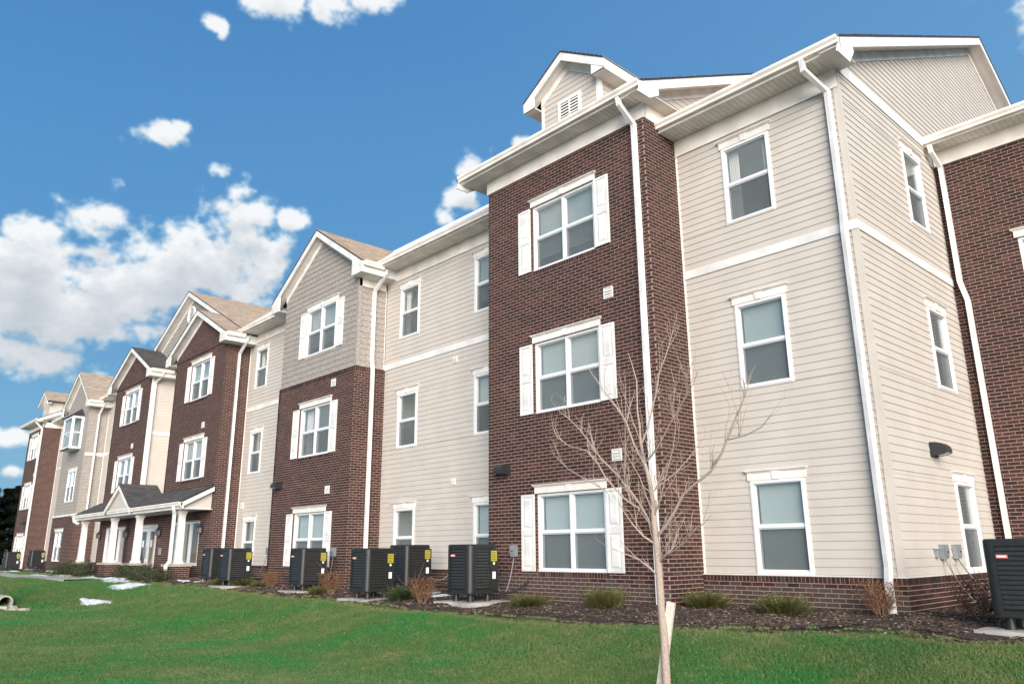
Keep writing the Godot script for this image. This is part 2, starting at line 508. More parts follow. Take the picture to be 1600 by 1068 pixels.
# ------------------------------------------------------------------ windows
var wcache := {}
func rect_ring(mb: MB, f: Array, x0: float, x1: float, y0: float, y1: float, wd: float, d0: float, d1: float) -> void:
	mb.box(f, x0, x0 + wd, y0, y1, d0, d1); mb.box(f, x1 - wd, x1, y0, y1, d0, d1)
	mb.box(f, x0 + wd, x1 - wd, y0, y0 + wd, d0, d1); mb.box(f, x0 + wd, x1 - wd, y1 - wd, y1, d0, d1)
func window_meshes(units: int, w: float, h: float) -> Dictionary:
	var key := "%d %.3f %.3f" % [units, w, h]
	if wcache.has(key): return wcache[key]
	var f := front(0, 0)
	var d := {}
	var fr := MB.new()
	rect_ring(fr, f, -w / 2, w / 2, 0, h, 0.043, -0.09, 0.034)
	var uw := (w - 0.086) / units
	var panes := []; var screens := []
	for k in units:
		var x0 := -w / 2 + 0.043 + k * uw; var x1 := x0 + uw
		if k > 0: fr.box(f, x0 - 0.027, x0 + 0.027, 0.043, h - 0.043, -0.085, 0.03)
		var a := x0 + (0.027 if k > 0 else 0.0); var b := x1 - (0.027 if k < units - 1 else 0.0)
		var mid := h * 0.5
		fr.box(f, a, b, mid - 0.022, mid + 0.022, -0.07, 0.012)
		rect_ring(fr, f, a, b, mid + 0.022, h - 0.043, 0.017, -0.06, 0.004)
		rect_ring(fr, f, a, b, 0.043, mid - 0.022, 0.02, -0.08, -0.006)
		var pu := MB.new()
		pu.quad(Vector3(a, mid, -0.02), Vector3(b, mid, -0.02), Vector3(b, h - 0.05, -0.02), Vector3(a, h - 0.05, -0.02))
		var pl := MB.new()
		pl.quad(Vector3(a, 0.05, -0.045), Vector3(b, 0.05, -0.045), Vector3(b, mid, -0.045), Vector3(a, mid, -0.045))
		var sc := MB.new()
		sc.quad(Vector3(a, 0.05, -0.012), Vector3(b, 0.05, -0.012), Vector3(b, mid - 0.02, -0.012), Vector3(a, mid - 0.02, -0.012))
		pu.quad(Vector3(a, mid, -0.036), Vector3(b, mid, -0.036), Vector3(b, h - 0.05, -0.036), Vector3(a, h - 0.05, -0.036))
		pl.quad(Vector3(a, 0.05, -0.061), Vector3(b, 0.05, -0.061), Vector3(b, mid, -0.061), Vector3(a, mid, -0.061))
		panes.append(pu.mesh()); panes.append(pl.mesh()); screens.append(sc.mesh())
	d.frame = fr.mesh(); d.panes = panes; d.screens = screens
	var lip := MB.new()
	rect_ring(lip, f, -w / 2 - 0.022, w / 2 + 0.022, -0.02, h + 0.02, 0.02, 0.0, 0.022)
	d.channel = lip.mesh()
	var rm := MB.new()
	var X := w / 2 + 0.25; var Y0 := -0.5; var Y1 := h + 0.3; var Z0 := -1.3; var Z1 := -0.13
	rm.quad(Vector3(-X, Y0, Z0), Vector3(X, Y0, Z0), Vector3(X, Y1, Z0), Vector3(-X, Y1, Z0))
	rm.quad(Vector3(-X, Y0, Z1), Vector3(-X, Y0, Z0), Vector3(-X, Y1, Z0), Vector3(-X, Y1, Z1))
	rm.quad(Vector3(X, Y0, Z0), Vector3(X, Y0, Z1), Vector3(X, Y1, Z1), Vector3(X, Y1, Z0))
	rm.quad(Vector3(-X, Y1, Z0), Vector3(X, Y1, Z0), Vector3(X, Y1, Z1), Vector3(-X, Y1, Z1))
	rm.quad(Vector3(-X, Y0, Z1), Vector3(X, Y0, Z1), Vector3(X, Y0, Z0), Vector3(-X, Y0, Z0))
	d.room = rm.mesh()
	for style in ["full", "half", "most"]:
		var bl := MB.new()
		var y0: float = {"full": 0.05, "half": h * 0.5, "most": h * 0.22}[style]
		var y := h - 0.06
		while y > y0:
			bl.quad(Vector3(-w / 2 + 0.06, y - 0.021, -0.118), Vector3(w / 2 - 0.06, y - 0.021, -0.118), Vector3(w / 2 - 0.06, y + 0.002, -0.134), Vector3(-w / 2 + 0.06, y + 0.002, -0.134))
			y -= 0.0225
		bl.box(f, -w / 2 + 0.06, w / 2 - 0.06, y - 0.01, y + 0.012, -0.137, -0.112)
		d["blind_" + style] = bl.mesh()
	var cu := MB.new()
	for side in [-1, 1]:
		var n := 9
		for k in n:
			var xa: float = side * (w / 2 - 0.04 - k * w * 0.022); var xb: float = side * (w / 2 - 0.04 - (k + 1) * w * 0.022)
			var za := -0.16 - 0.025 * (k % 2); var zb := -0.16 - 0.025 * ((k + 1) % 2)
			cu.quad(Vector3(minf(xa, xb), 0.03, za if xa < xb else zb), Vector3(maxf(xa, xb), 0.03, zb if xa < xb else za), Vector3(maxf(xa, xb), h - 0.03, zb if xa < xb else za), Vector3(minf(xa, xb), h - 0.03, za if xa < xb else zb))
	d.curtain = cu.mesh()
	# crown header with a keystone
	var hd := MB.new()
	var hw := w / 2 + 0.05
	hd.slab(f, PackedVector2Array([Vector2(-hw, h + 0.012), Vector2(hw, h + 0.012), Vector2(hw, h + 0.135), Vector2(-hw, h + 0.135)]), 0.0, 0.035)
	for k in 3:
		var ex := hw + 0.012 + 0.016 * k
		hd.box(f, -ex, ex, h + 0.135 + 0.014 * k, h + 0.149 + 0.014 * k, 0.0, 0.045 + 0.016 * k)
	hd.slab(f, PackedVector2Array([Vector2(-0.05, h + 0.012), Vector2(0.05, h + 0.012), Vector2(0.07, h + 0.15), Vector2(-0.07, h + 0.15)]), 0.03, 0.05)
	d.header = hd.mesh()
	var st := MB.new()
	var sw := 0.36
	st.box(f, 0, sw, 0, h, 0.0, 0.022)
	rect_ring(st, f, 0, sw, 0, h, 0.045, 0.022, 0.034)
	st.box(f, 0.045, sw - 0.045, h * 0.5 - 0.06, h * 0.5 + 0.06, 0.022, 0.034)
	for r in [[0.045, h * 0.5 - 0.06], [h * 0.5 + 0.06, h - 0.045]]:
		var x0 := 0.075; var x1 := sw - 0.075; var y0: float = r[0] + 0.035; var y1: float = r[1] - 0.035
		var a := Vector3(x0, y0, 0.0225); var b := Vector3(x1, y0, 0.0225); var c := Vector3(x1, y1, 0.0225); var e := Vector3(x0, y1, 0.0225)
		var g := 0.03
		var a2 := Vector3(x0 + g, y0 + g, 0.034); var b2 := Vector3(x1 - g, y0 + g, 0.034); var c2 := Vector3(x1 - g, y1 - g, 0.034); var e2 := Vector3(x0 + g, y1 - g, 0.034)
		st.quad(a, b, b2, a2); st.quad(b, c, c2, b2); st.quad(c, e, e2, c2); st.quad(e, a, a2, e2); st.quad(a2, b2, c2, e2)
	d.shutter = st.mesh()
	wcache[key] = d
	return d
func window(f: Array, cx: float, sill: float, units: int, w: float, h: float, style: String, header := true, shutters := false, brick := false) -> Array:
	var d := window_meshes(units, w, h)
	var o := part("window", B)
	o.transform = Transform3D(Basis(f[1], UP, f[2]), f[0] + f[1] * cx + UP * sill)
	var inset := Node3D.new()
	obj("frame", d.frame, M.vinyl, o).position.z = -0.045 if brick else 0.0
	for k in d.panes.size(): obj("pane", d.panes[k], M.glass, o).position.z = -0.045 if brick else 0.0
	for k in d.screens.size(): obj("insect_screen", d.screens[k], M.screen, o).position.z = -0.045 if brick else 0.0
	inset.free()
	if not brick: obj("trim_channel", d.channel, M.cream, o)
	obj("room_lining", d.room, M.room, o).position.z = -0.045 if brick else 0.0
	if style == "curtain": obj("curtain", d.curtain, M.curtain, o).position.z = -0.045 if brick else 0.0
	elif style != "none": obj("blind", d["blind_" + style], M.blind, o).position.z = -0.045 if brick else 0.0
	if header: obj("header", d.header, M.head, o)
	if shutters:
		for s in [-1, 1]:
			var q := obj("shutter", d.shutter, M.trim, o)
			q.position = Vector3(-w / 2 - 0.43 if s < 0 else w / 2 + 0.03, 0.0, 0.006)
	return [cx - w / 2, cx + w / 2, sill, sill + h]

# ------------------------------------------------------------------ eaves, gutters, roofs
func gutter(a: Vector3, b: Vector3, out: Vector3, parent: Node3D = null) -> void:
	# K-style profile hung in front of the fascia, a to b along the eave, top edge at a.y
	var p := [Vector2(0, -0.13), Vector2(0.085, -0.13), Vector2(0.09, -0.085), Vector2(0.118, -0.045), Vector2(0.125, -0.012), Vector2(0.125, 0), Vector2(0.11, 0), Vector2(0.108, -0.02), Vector2(0.01, -0.02), Vector2(0.01, 0), Vector2(0, 0)]
	var u := (b - a).normalized()
	# slab frame: its plane holds (out, up), its depth runs along the eave
	var n := out.cross(UP)
	var l := (b - a).dot(n)
	var mb := MB.new()
	mb.slab([Vector3(a.x, 0, a.z), out, n], PackedVector2Array(p.map(func(q): return q + Vector2(0, a.y))), minf(0, l), maxf(0, l))
	obj("gutter", mb.mesh(), M.cream, parent if parent else B)
func eave(a: Vector3, b: Vector3, out: Vector3, depth: float, drop := 0.13, frieze := 0.33, wall_gap := 0.02, ga := 0.0, gb := 0.0) -> void:
	# a, b on the wall line at soffit height; boxed eave with panelled soffit, fascia, gutter and a frieze board on the wall
	var n := (b - a).normalized()
	var flip := out.cross(UP).dot(n) < 0
	var p0 := b if flip else a
	var u := -n if flip else n
	var l := (b - a).length()
	var so := part("soffit", B)
	var k := maxi(1, int(round(l / 0.305)))
	var s := l / k
	var pm := MB.new()
	var fl := [Vector3.ZERO, u, out]
	for j in 3:
		pm.box(fl, j * s / 3 + 0.006, (j + 1) * s / 3 - 0.004, -0.004, 0.006, 0, depth)
	pm.box(fl, 0, s, 0.006, 0.016, 0, depth)
	var pmesh := pm.mesh()
	for j in k:
		var q := obj("soffit_panel", pmesh, M.cream, so)
		q.position = p0 + u * (j * s)
	var tr := MB.new()
	var f := [Vector3(p0.x, 0, p0.z), u, out]
	tr.box(f, -ga if not flip else -gb, l + (gb if not flip else ga), p0.y - 0.012, p0.y + drop + 0.06, depth, depth + 0.022)
	obj("fascia", tr.mesh(), M.cream, B)
	if frieze > 0:
		var fr := MB.new()
		fr.box(f, 0, l, p0.y - frieze, p0.y - 0.006, 0.003, 0.026)
		fr.box(f, 0, l, p0.y - frieze - 0.02, p0.y - frieze, 0.003, 0.038)
		obj("frieze_board", fr.mesh(), M.cream, B)
	gutter(a + out * (depth + 0.023) + UP * (drop + 0.05) - n * ga, b + out * (depth + 0.023) + UP * (drop + 0.05) + n * gb, out)
func roof_tone(kind: String) -> Color:
	var t := rng.randf()
	if kind == "grey": return Color(0.085, 0.084, 0.082).lerp(Color(0.15, 0.145, 0.138), t)
	return Color(0.66, 0.53, 0.41).lerp(Color(0.52, 0.39, 0.29), t * t) if rng.randf() < 0.85 else Color(0.70, 0.58, 0.46)
func slope_mesh(p: Vector3, u: Vector3, s: Vector3, l: float, h: float, kind: String) -> ArrayMesh:
	# overlapping shingle courses on a rectangle: p lower corner, u along the eave, s up the slope (u cross s points out)
	var n := u.cross(s).normalized()
	var mb := MB.new()
	mb.tint = true
	var e := 0.142
	var k := int(ceil(h / e))
	for j in k:
		var a := j * e; var b := minf((j + 1) * e, h)
		var x := -rng.randf() * 0.3
		while x < l:
			var w := rng.randf_range(0.16, 0.42)
			var x0 := maxf(x, 0); var x1 := minf(x + w, l)
			if x1 > x0 + 0.01:
				mb.col = roof_tone(kind)
				var lift := 0.012 + 0.006 * (rng.randi() % 2)
				var q0 := p + u * x0 + s * a + n * lift; var q1 := p + u * x1 + s * a + n * lift
				mb.quad(q0, q1, p + u * x1 + s * b + n * 0.003, p + u * x0 + s * b + n * 0.003)
				mb.quad(p + u * x0 + s * a, p + u * x1 + s * a, q1, q0)
			x += w
	return mb.mesh()
# a gable over a bay. f: frame of the wall below (x along it, n outward); cx centre, half to the roof's tips, ye height of the tips, over: rake overhang, back: depth of the roof behind the wall
func gable_roof(called: String, f: Array, cx: float, half: float, ye: float, slope: float, over: float, back: float, kind: String, wl: float, wr: float, parent: Node3D = null, chop := true, frieze := true, sides := [true, true]) -> Node3D:
	var r := part(called, parent if parent else B)
	var o: Vector3 = f[0]; var u: Vector3 = f[1]; var n: Vector3 = f[2]
	var ap := ye + half * slope
	var th := 0.06
	var len := sqrt(half * half + half * half * slope * slope)
	# deck with a dark edge, white rake boards under it
	var deck := MB.new()
	deck.slab(f, PackedVector2Array([Vector2(cx - half, ye - 0.03), Vector2(cx, ap - 0.03), Vector2(cx + half, ye - 0.03), Vector2(cx + half, ye), Vector2(cx, ap), Vector2(cx - half, ye)]), -back, over + 0.012)
	obj("roof_deck", deck.mesh(), M.roof_edge, r)
	for s in [-1, 1]:
		if not sides[0 if s < 0 else 1]: continue
		var low: Vector3 = o + u * (cx + s * half) + UP * ye
		var sl: Vector3 = (u * (-s * half) + UP * (half * slope)).normalized()
		var p: Vector3 = low + n * (over + 0.012) if s > 0 else low - n * back
		var ud: Vector3 = -n if s > 0 else n
		tag(obj("shingles", slope_mesh(p, ud, sl, over + 0.012 + back, len, kind), M.shingle_tan, r), "", "", "", "stuff")
	var fw := 0.20
	for s in [-1, 1]:
		var x0: float = cx + s * half
		var b := MB.new()
		var y0 := ye - 0.032; var y1 := ap - 0.032
		var pts := [Vector2(x0, y0 - fw), Vector2(cx, y1 - fw), Vector2(cx, y1), Vector2(x0, y0)]
		if s > 0: pts = [Vector2(cx, y1 - fw), Vector2(x0, y0 - fw), Vector2(x0, y0), Vector2(cx, y1)]
		b.slab(f, PackedVector2Array(pts), over - 0.03, over)
		obj("rake_board", b.mesh(), M.trim, r)
		# sloping soffit behind the rake board
		var so := MB.new()
		var a := y0 - fw + 0.05
		var q0: Vector3 = o + u * x0 + UP * a; var q1: Vector3 = o + u * cx + UP * (a + half * slope)
		if s < 0: so.quad(q0, q1, q1 + n * (over - 0.03), q0 + n * (over - 0.03))
		else: so.quad(q1, q0, q0 + n * (over - 0.03), q1 + n * (over - 0.03))
		obj("rake_soffit", so.mesh(), M.cream, r)
		if frieze:
			var fb := MB.new()
			var xe: float = wl if s < 0 else wr
			var ya := a + (half - absf(xe - cx)) * slope; var yb := a + half * slope
			var pp := [Vector2(xe, ya - 0.2), Vector2(cx, yb - 0.2), Vector2(cx, yb - 0.003), Vector2(xe, ya - 0.003)]
			if s > 0: pp = [Vector2(cx, yb - 0.2), Vector2(xe, ya - 0.2), Vector2(xe, ya - 0.003), Vector2(cx, yb - 0.003)]
			fb.slab(f, PackedVector2Array(pp), 0.003, 0.03)
			obj("frieze_board", fb.mesh(), M.trim, r)
		if chop and sides[0 if s < 0 else 1]:
			# boxed return where the rake meets the side eave
			var xe: float = wl if s < 0 else wr
			var yb := ye - 0.33
			var cb := MB.new()
			var inn: float = xe - s * 0.02
			var yt := y0 - fw + absf(inn - x0) * slope
			var pc := [Vector2(x0, yb), Vector2(inn, yb), Vector2(inn, yt), Vector2(x0, y0 - fw + 0.0)]
			if s > 0: pc = [Vector2(inn, yb), Vector2(x0, yb), Vector2(x0, y0 - fw), Vector2(inn, yt)]
			cb.slab(f, PackedVector2Array(pc), over - 0.034, over - 0.004)
			# underside of the side eave
			cb.box(f, minf(x0, inn), maxf(x0, inn), yb - 0.012, yb, -minf(back, 1.0), over - 0.004)
			cb.box(f, minf(x0, x0 - s * 0.025), maxf(x0, x0 - s * 0.025), yb, y0 - 0.01, -minf(back, 1.0), over - 0.036)
			obj("eave_return", cb.mesh(), M.trim, r)
	return r
func downspout(path: Array, side: Vector3, called := "downspout") -> void:
	var mb := MB.new()
	mb.sweep(path, PackedVector2Array([Vector2(-0.05, -0.037), Vector2(0.05, -0.037), Vector2(0.05, 0.037), Vector2(-0.05, 0.037)]), side)
	obj(called, mb.mesh(), M.downspout, B)

# ------------------------------------------------------------------ the building
func strip(called: String, f: Array, x0: float, x1: float, y0: float, y1: float, d0: float, d1: float, m := "trim") -> void:
	var mb := MB.new()
	mb.box(f, x0, x1, y0, y1, d0, d1)
	obj(called, mb.mesh(), M[m], B)
func base_course(f: Array, w: float, as_parts: bool, e0 := 0.0, e1 := 0.0, mud := -9.0) -> void:
	# brick water table with a rowlock cap, a little proud of the siding above
	var g := [f[0] + f[2] * 0.05 - f[1] * e0, f[1], f[2]]
	brick_wall("brick_base", g, w + e0 + e1, -0.777, 0.0, [], as_parts, {}, [[0.0, w + e0 + e1, -0.1, 0.0]], true, mud)
	var fl := MB.new()
	fl.box(g, 0, w + e0 + e1, 0.001, 0.016, -0.05, 0.008)
	obj("base_flashing", fl.mesh(), M.trim, B)
func vent(f: Array, x: float, y: float, m := "trim", s := 0.11) -> void:
	var o := part("wall_vent", B)
	o.transform = Transform3D(Basis(f[1], UP, f[2]), f[0] + f[1] * x + UP * y)
	var fr := front(0, 0)
	var a := MB.new()
	rect_ring(a, fr, -s, s, -s, s, 0.025, 0.0, 0.03)
	a.box(fr, -s + 0.025, s - 0.025, -s + 0.025, s - 0.025, 0.0, 0.008)
	obj("vent_frame", a.mesh(), M[m], o)
	var fl := MB.new()
	for k in 3:
		var y0 := -s + 0.03 + k * (2 * s - 0.06) / 3
		fl.quad(Vector3(-s + 0.026, y0, 0.04), Vector3(s - 0.026, y0, 0.04), Vector3(s - 0.026, y0 + 0.06, 0.012), Vector3(-s + 0.026, y0 + 0.06, 0.012))
	obj("vent_flap", fl.mesh(), M[m], o)
func sill_rows(ops: Array) -> Array:
	var r := []
	for o in ops: r.append([o[0] - 0.03, o[1] + 0.03, o[2] - 0.096, o[2] - 0.002])
	return r
func plug(x0: float, x1: float, z0: float, z1: float, y: float) -> void:
	# flat lid over a bay so that no light falls in from above
	var mb := MB.new()
	mb.box(front(0, 0), x0, x1, y, y + 0.03, z0, z1)
	obj("bay_ceiling", mb.mesh(), M.room, B)

func build_wing() -> void:
	var f := front(-3.29, 0)
	var ops := [window(f, 1.495, 0.03, 1, 0.93, 1.47, "full"), window(f, 1.495, FL + 0.03, 1, 0.93, 1.5, "full"), window(f, 1.495, 2 * FL + 0.05, 1, 0.93, 1.5, "curtain")]
	siding("siding_wall", f, 3.29, 0.016, 5.334, [ops[0], ops[1]], "siding", true)
	siding("siding_wall", f, 3.29, 5.49, 8.2, [ops[2]], "siding", true)
	strip("band_board", f, 0, 3.29, 5.334, 5.49, -0.1, 0.028)
	var g := right(0, 0)
	var os := [window(g, 3.08, 0.03, 1, 0.88, 1.45, "none"), window(g, 3.05, FL + 0.06, 1, 0.88, 1.47, "none"), window(g, 2.98, 2 * FL + 0.11, 1, 0.88, 1.5, "none")]
	siding("siding_wall", g, 4.32, 0.016, 5.334, [os[0], os[1]], "siding", true)
	siding("siding_wall", g, 4.32, 5.49, 8.25, [os[2]], "siding", true)
	strip("band_board", g, -0.03, 4.32, 5.334, 5.49, -0.1, 0.028)
	# gable field above the side wall
	strip("gable_frieze", g, 0.02, 17.0, 8.22, 8.44, -0.1, 0.03)
	var gb := {"cx": 8.62, "ye": 8.5, "slope": 0.5, "apex": 12.81}
	siding("siding_wall", g, 17.2, 8.42, 8.5, [], "siding", true, gb)
	base_course(f, 3.29, true, 0.0, 0.05, -0.28)
	base_course(g, 4.32, true, 0.05, 0.0)
	for q in [[0.016, 5.334], [5.49, 8.2]]:
		strip("corner_post", f, 3.21, 3.29, q[0], q[1], 0.0, 0.02, "siding")
		strip("corner_post", g, -0.02, 0.06, q[0], q[1], 0.0, 0.02, "siding")
		strip("corner_post", f, 0.0, 0.03, q[0], q[1], 0.0, 0.025, "cream")
	# eave of the wing
	eave(Vector3(-3.29, 8.26, 0), Vector3(0.0, 8.26, 0), Vector3(0, 0, 1), 0.52, 0.12, 0.33, 0.02, 0.0, 0.33)
	gable_roof("gable_roof", g, 8.62, 9.16, 8.47, 0.5, 0.33, 7.6, "tan", 0.0, 17.24, null, false, true, [true, true])
	var pc := MB.new()
	pc.slab(right(0.33, 0), PackedVector2Array([Vector2(-0.66, 8.12), Vector2(-0.2, 8.12), Vector2(0.02, 8.42), Vector2(0.0, 8.5), Vector2(-0.54, 8.44)]), -0.03, -0.002)
	pc.box(front(0, 0), 0.0, 0.30, 8.25, 8.262, -0.1, 0.6)
	obj("eave_return", pc.mesh(), M.trim, B)
	# brick wing beyond, facing the same way
	var h := front(0.0, -4.32)
	var wo := [window(h, 2.08, 1.5, 2, 1.73, 1.45, "half", true, false, true), window(h, 2.08, 4.55, 2, 1.73, 1.45, "full", true, false, true)]
	brick_wall("brick_wall", h, 7.0, -0.75, 7.96, wo, false, {}, sill_rows(wo))
	eave(Vector3(0.03, 8.24, -4.32), Vector3(7.0, 8.24, -4.32), Vector3(0, 0, 1), 0.42, 0.10, 0.30, 0.02)
	var rr := MB.new()
	rr.slab(right(7.3, -4.32), PackedVector2Array([Vector2(-0.5, 8.36), Vector2(6, 11.2), Vector2(12, 8.36), Vector2(12, 8.42), Vector2(6, 11.26), Vector2(-0.5, 8.42)]), -7.3, 0)
	obj("roof_deck", rr.mesh(), M.roof_edge, B)

func build_bay_one() -> void:
	var f := front(-7.79, 1.0)
	var ops := []
	var st := ["full", "full", "most"]
	for k in 3: ops.append(window(f, 2.32, k * FL + 0.03, 2, 1.73, 1.45, st[k], true, true, true))
	brick_wall("brick_wall", f, 4.5, -0.75, 8.42, ops, true, {}, sill_rows(ops), true, -0.2)
	brick_wall("brick_wall", right(-3.29, 1.0), 1.0, -0.75, 8.42, [])
	brick_wall("brick_wall", left(-7.79, 0.0), 1.0, -0.75, 8.42, [])
	vent(f, 3.47, 5.13); vent(f, 3.51, 2.06)
	plug(-7.79, -3.29, -0.1, 1.0, 8.43)
	eave(Vector3(-8.3, 8.73, 1.0), Vector3(-2.99, 8.73, 1.0), Vector3(0, 0, 1), 0.40, 0.11, 0.0, 0.02)
	strip("frieze_board", f, -0.03, 4.53, 8.41, 8.722, -0.05, 0.03, "cream")
	strip("frieze_board", right(-3.29, 1.0), 0.0, 1.0, 8.41, 8.722, -0.05, 0.03, "cream")
	# raised roof over the bay; its end shows above the wing
	var g := right(-3.29, 1.0)
	var gb := {"cx": 9.6, "ye": 8.88, "slope": 0.49, "apex": 13.58}
	siding("siding_wall", g, 19.0, 8.71, 8.88, [], "siding", false, gb)
	gable_roof("gable_roof", g, 9.6, 10.05, 8.89, 0.49, 0.31, 5.15, "tan", 0.0, 19.2, null, false, true)
	for x in [-8.32, -2.99]:
		var pc := MB.new()
		pc.slab(right(x + 0.03, 1.0), PackedVector2Array([Vector2(-0.55, 8.6), Vector2(-0.2, 8.6), Vector2(0.1, 8.78), Vector2(0.1, 8.92), Vector2(-0.45, 8.86)]), -0.035, -0.004)
		obj("eave_return", pc.mesh(), M.trim, B)
	var lc := MB.new()
	lc.box(front(0, 0), -8.3, -7.79, 8.722, 8.734, -0.6, 1.4)
	obj("soffit_end", lc.mesh(), M.cream, B)
	var rc := MB.new()
	rc.box(front(0, 0), -3.29, -2.99, 8.722, 8.734, -0.6, 1.4)
	obj("soffit_end", rc.mesh(), M.cream, B)
	# dormer with a louvred vent
	dormer(-5.5, 0.62, 9.27)
func dormer(cx: float, z: float, y0: float) -> void:
	var d := part("dormer", B)
	var w := 1.72
	var f := front(cx - w / 2, z)
	var gb := {"cx": w / 2, "ye": 10.34, "slope": 0.64, "apex": 10.34 + 0.64 * w / 2}
	siding("siding_wall", f, w, y0 - 0.5, 10.34, [], "siding", false, gb, 0.127, d)
	siding("siding_wall", right(cx + w / 2, z), 2.2, y0 - 0.5, 10.25, [], "siding", false, {}, 0.127, d)
	var wl := MB.new()
	wl.box(left(cx - w / 2, z - 2.2), 0, 2.2, y0 - 0.5, 10.2, -0.1, 0.0)
	obj("wall", wl.mesh(), M.siding, d)
	for q in [[f, w - 0.08, w], [right(cx + w / 2, z), -0.02, 0.07], [f, 0.0, 0.07]]:
		var mb := MB.new()
		mb.box(q[0], q[1], q[2], y0 - 0.3, 10.2, 0.0, 0.022)
		obj("corner_post", mb.mesh(), M.cream, d)
	gable_roof("dormer_roof", f, w / 2, 1.2, 10.36, 0.64, 0.27, 2.6, "tan", 0.0, w, d, false, true)
	for s in [-1, 1]:
		var e := MB.new()
		var x0: float = w / 2 + s * 1.2; var x1: float = w / 2 + s * (w / 2)
		e.box(f, minf(x0, x1), maxf(x0, x1), 10.10, 10.12, -2.2, 0.265)
		e.box(f, minf(x0, x0 - s * 0.025), maxf(x0, x0 - s * 0.025), 10.12, 10.33, -2.2, 0.235)
		e.slab(f, PackedVector2Array([Vector2(x0, 10.10), Vector2(x1, 10.10), Vector2(x1, 10.35), Vector2(x0, 10.14)]) if s < 0 else PackedVector2Array([Vector2(x1, 10.10), Vector2(x0, 10.10), Vector2(x0, 10.14), Vector2(x1, 10.35)]), 0.236, 0.262)
		obj("boxed_eave", e.mesh(), M.trim, d)
	var lv := MB.new()
	rect_ring(lv, f, w / 2 - 0.34, w / 2 + 0.34, 9.28, 10.08, 0.075, 0.0, 0.04)
	lv.box(f, w / 2 - 0.02, w / 2 + 0.02, 9.35, 10.0, 0.0, 0.035)
	obj("vent_frame", lv.mesh(), M.trim, d)
	var bk := MB.new()
	bk.box(f, w / 2 - 0.27, w / 2 + 0.27, 9.35, 10.01, 0.0, 0.016)
	obj("vent_backing", bk.mesh(), M.ac_core, d)
	for k in 9:
		var sl := MB.new()
		var y := 9.36 + k * 0.073
		var fo: Vector3 = f[0]
		for s in [0, 1]:
			var xa: float = w / 2 - 0.265 + s * 0.285
			var p := fo + Vector3(xa, y, 0.038); var q := fo + Vector3(xa + 0.245, y, 0.038)
			sl.quad(p, q, q + Vector3(0, 0.05, -0.02), p + Vector3(0, 0.05, -0.02))
			sl.quad(p + Vector3(0, 0, -0.012), q + Vector3(0, 0, -0.012), q, p)
		obj("louvre", sl.mesh(), M.trim, d)

func shake_wall(f: Array, w: float, y0: float, y1: float, ops: Array, gable := {}) -> void:
	# staggered shake courses: each shake has its own edges and a little unevenness
	var wall := obj("shake_wall", backing(f, w, y0, minf(y1, gable.ye) if not gable.is_empty() else y1, ops, gable), M.shake, B)
	var o: Vector3 = f[0]; var u: Vector3 = f[1]; var n: Vector3 = f[2]
	var mb := MB.new()
	mb.tint = true
	var e := 0.165
	var top: float = gable.apex if not gable.is_empty() else y1
	var y := y0
	while y < top - 0.02:
		var yt := minf(y + e, top)
		var bb := bounds(w, yt - 0.03, gable)
		var cuts := [y, yt]
		for q in ops:
			for k in [2, 3]:
				if q[k] > y + 0.01 and q[k] < yt - 0.01: cuts.append(q[k])
		cuts.sort()
		for c in cuts.size() - 1:
			for r in runs(bb.x, bb.y, cuts[c], cuts[c + 1], ops):
				var x: float = r[0]
				while x < r[1] - 0.01:
					var s := rng.randf_range(0.11, 0.22)
					var x1 := minf(x + s, r[1])
					var g := rng.randf_range(0.93, 1.03)
					mb.col = Color(g, g, g)
					var lo: float = cuts[c] + (rng.randf_range(0.0, 0.008) if c == 0 else 0.0)
					board(f, lo, cuts[c + 1], [[x + 0.0015, x1 - 0.0015]], mb, lerpf(0.016, 0.003, (cuts[c] - y) / e))
					x = x1
		y = yt
	tag(obj("shakes", mb.mesh(), M.shake, wall), "", "", "", "stuff")

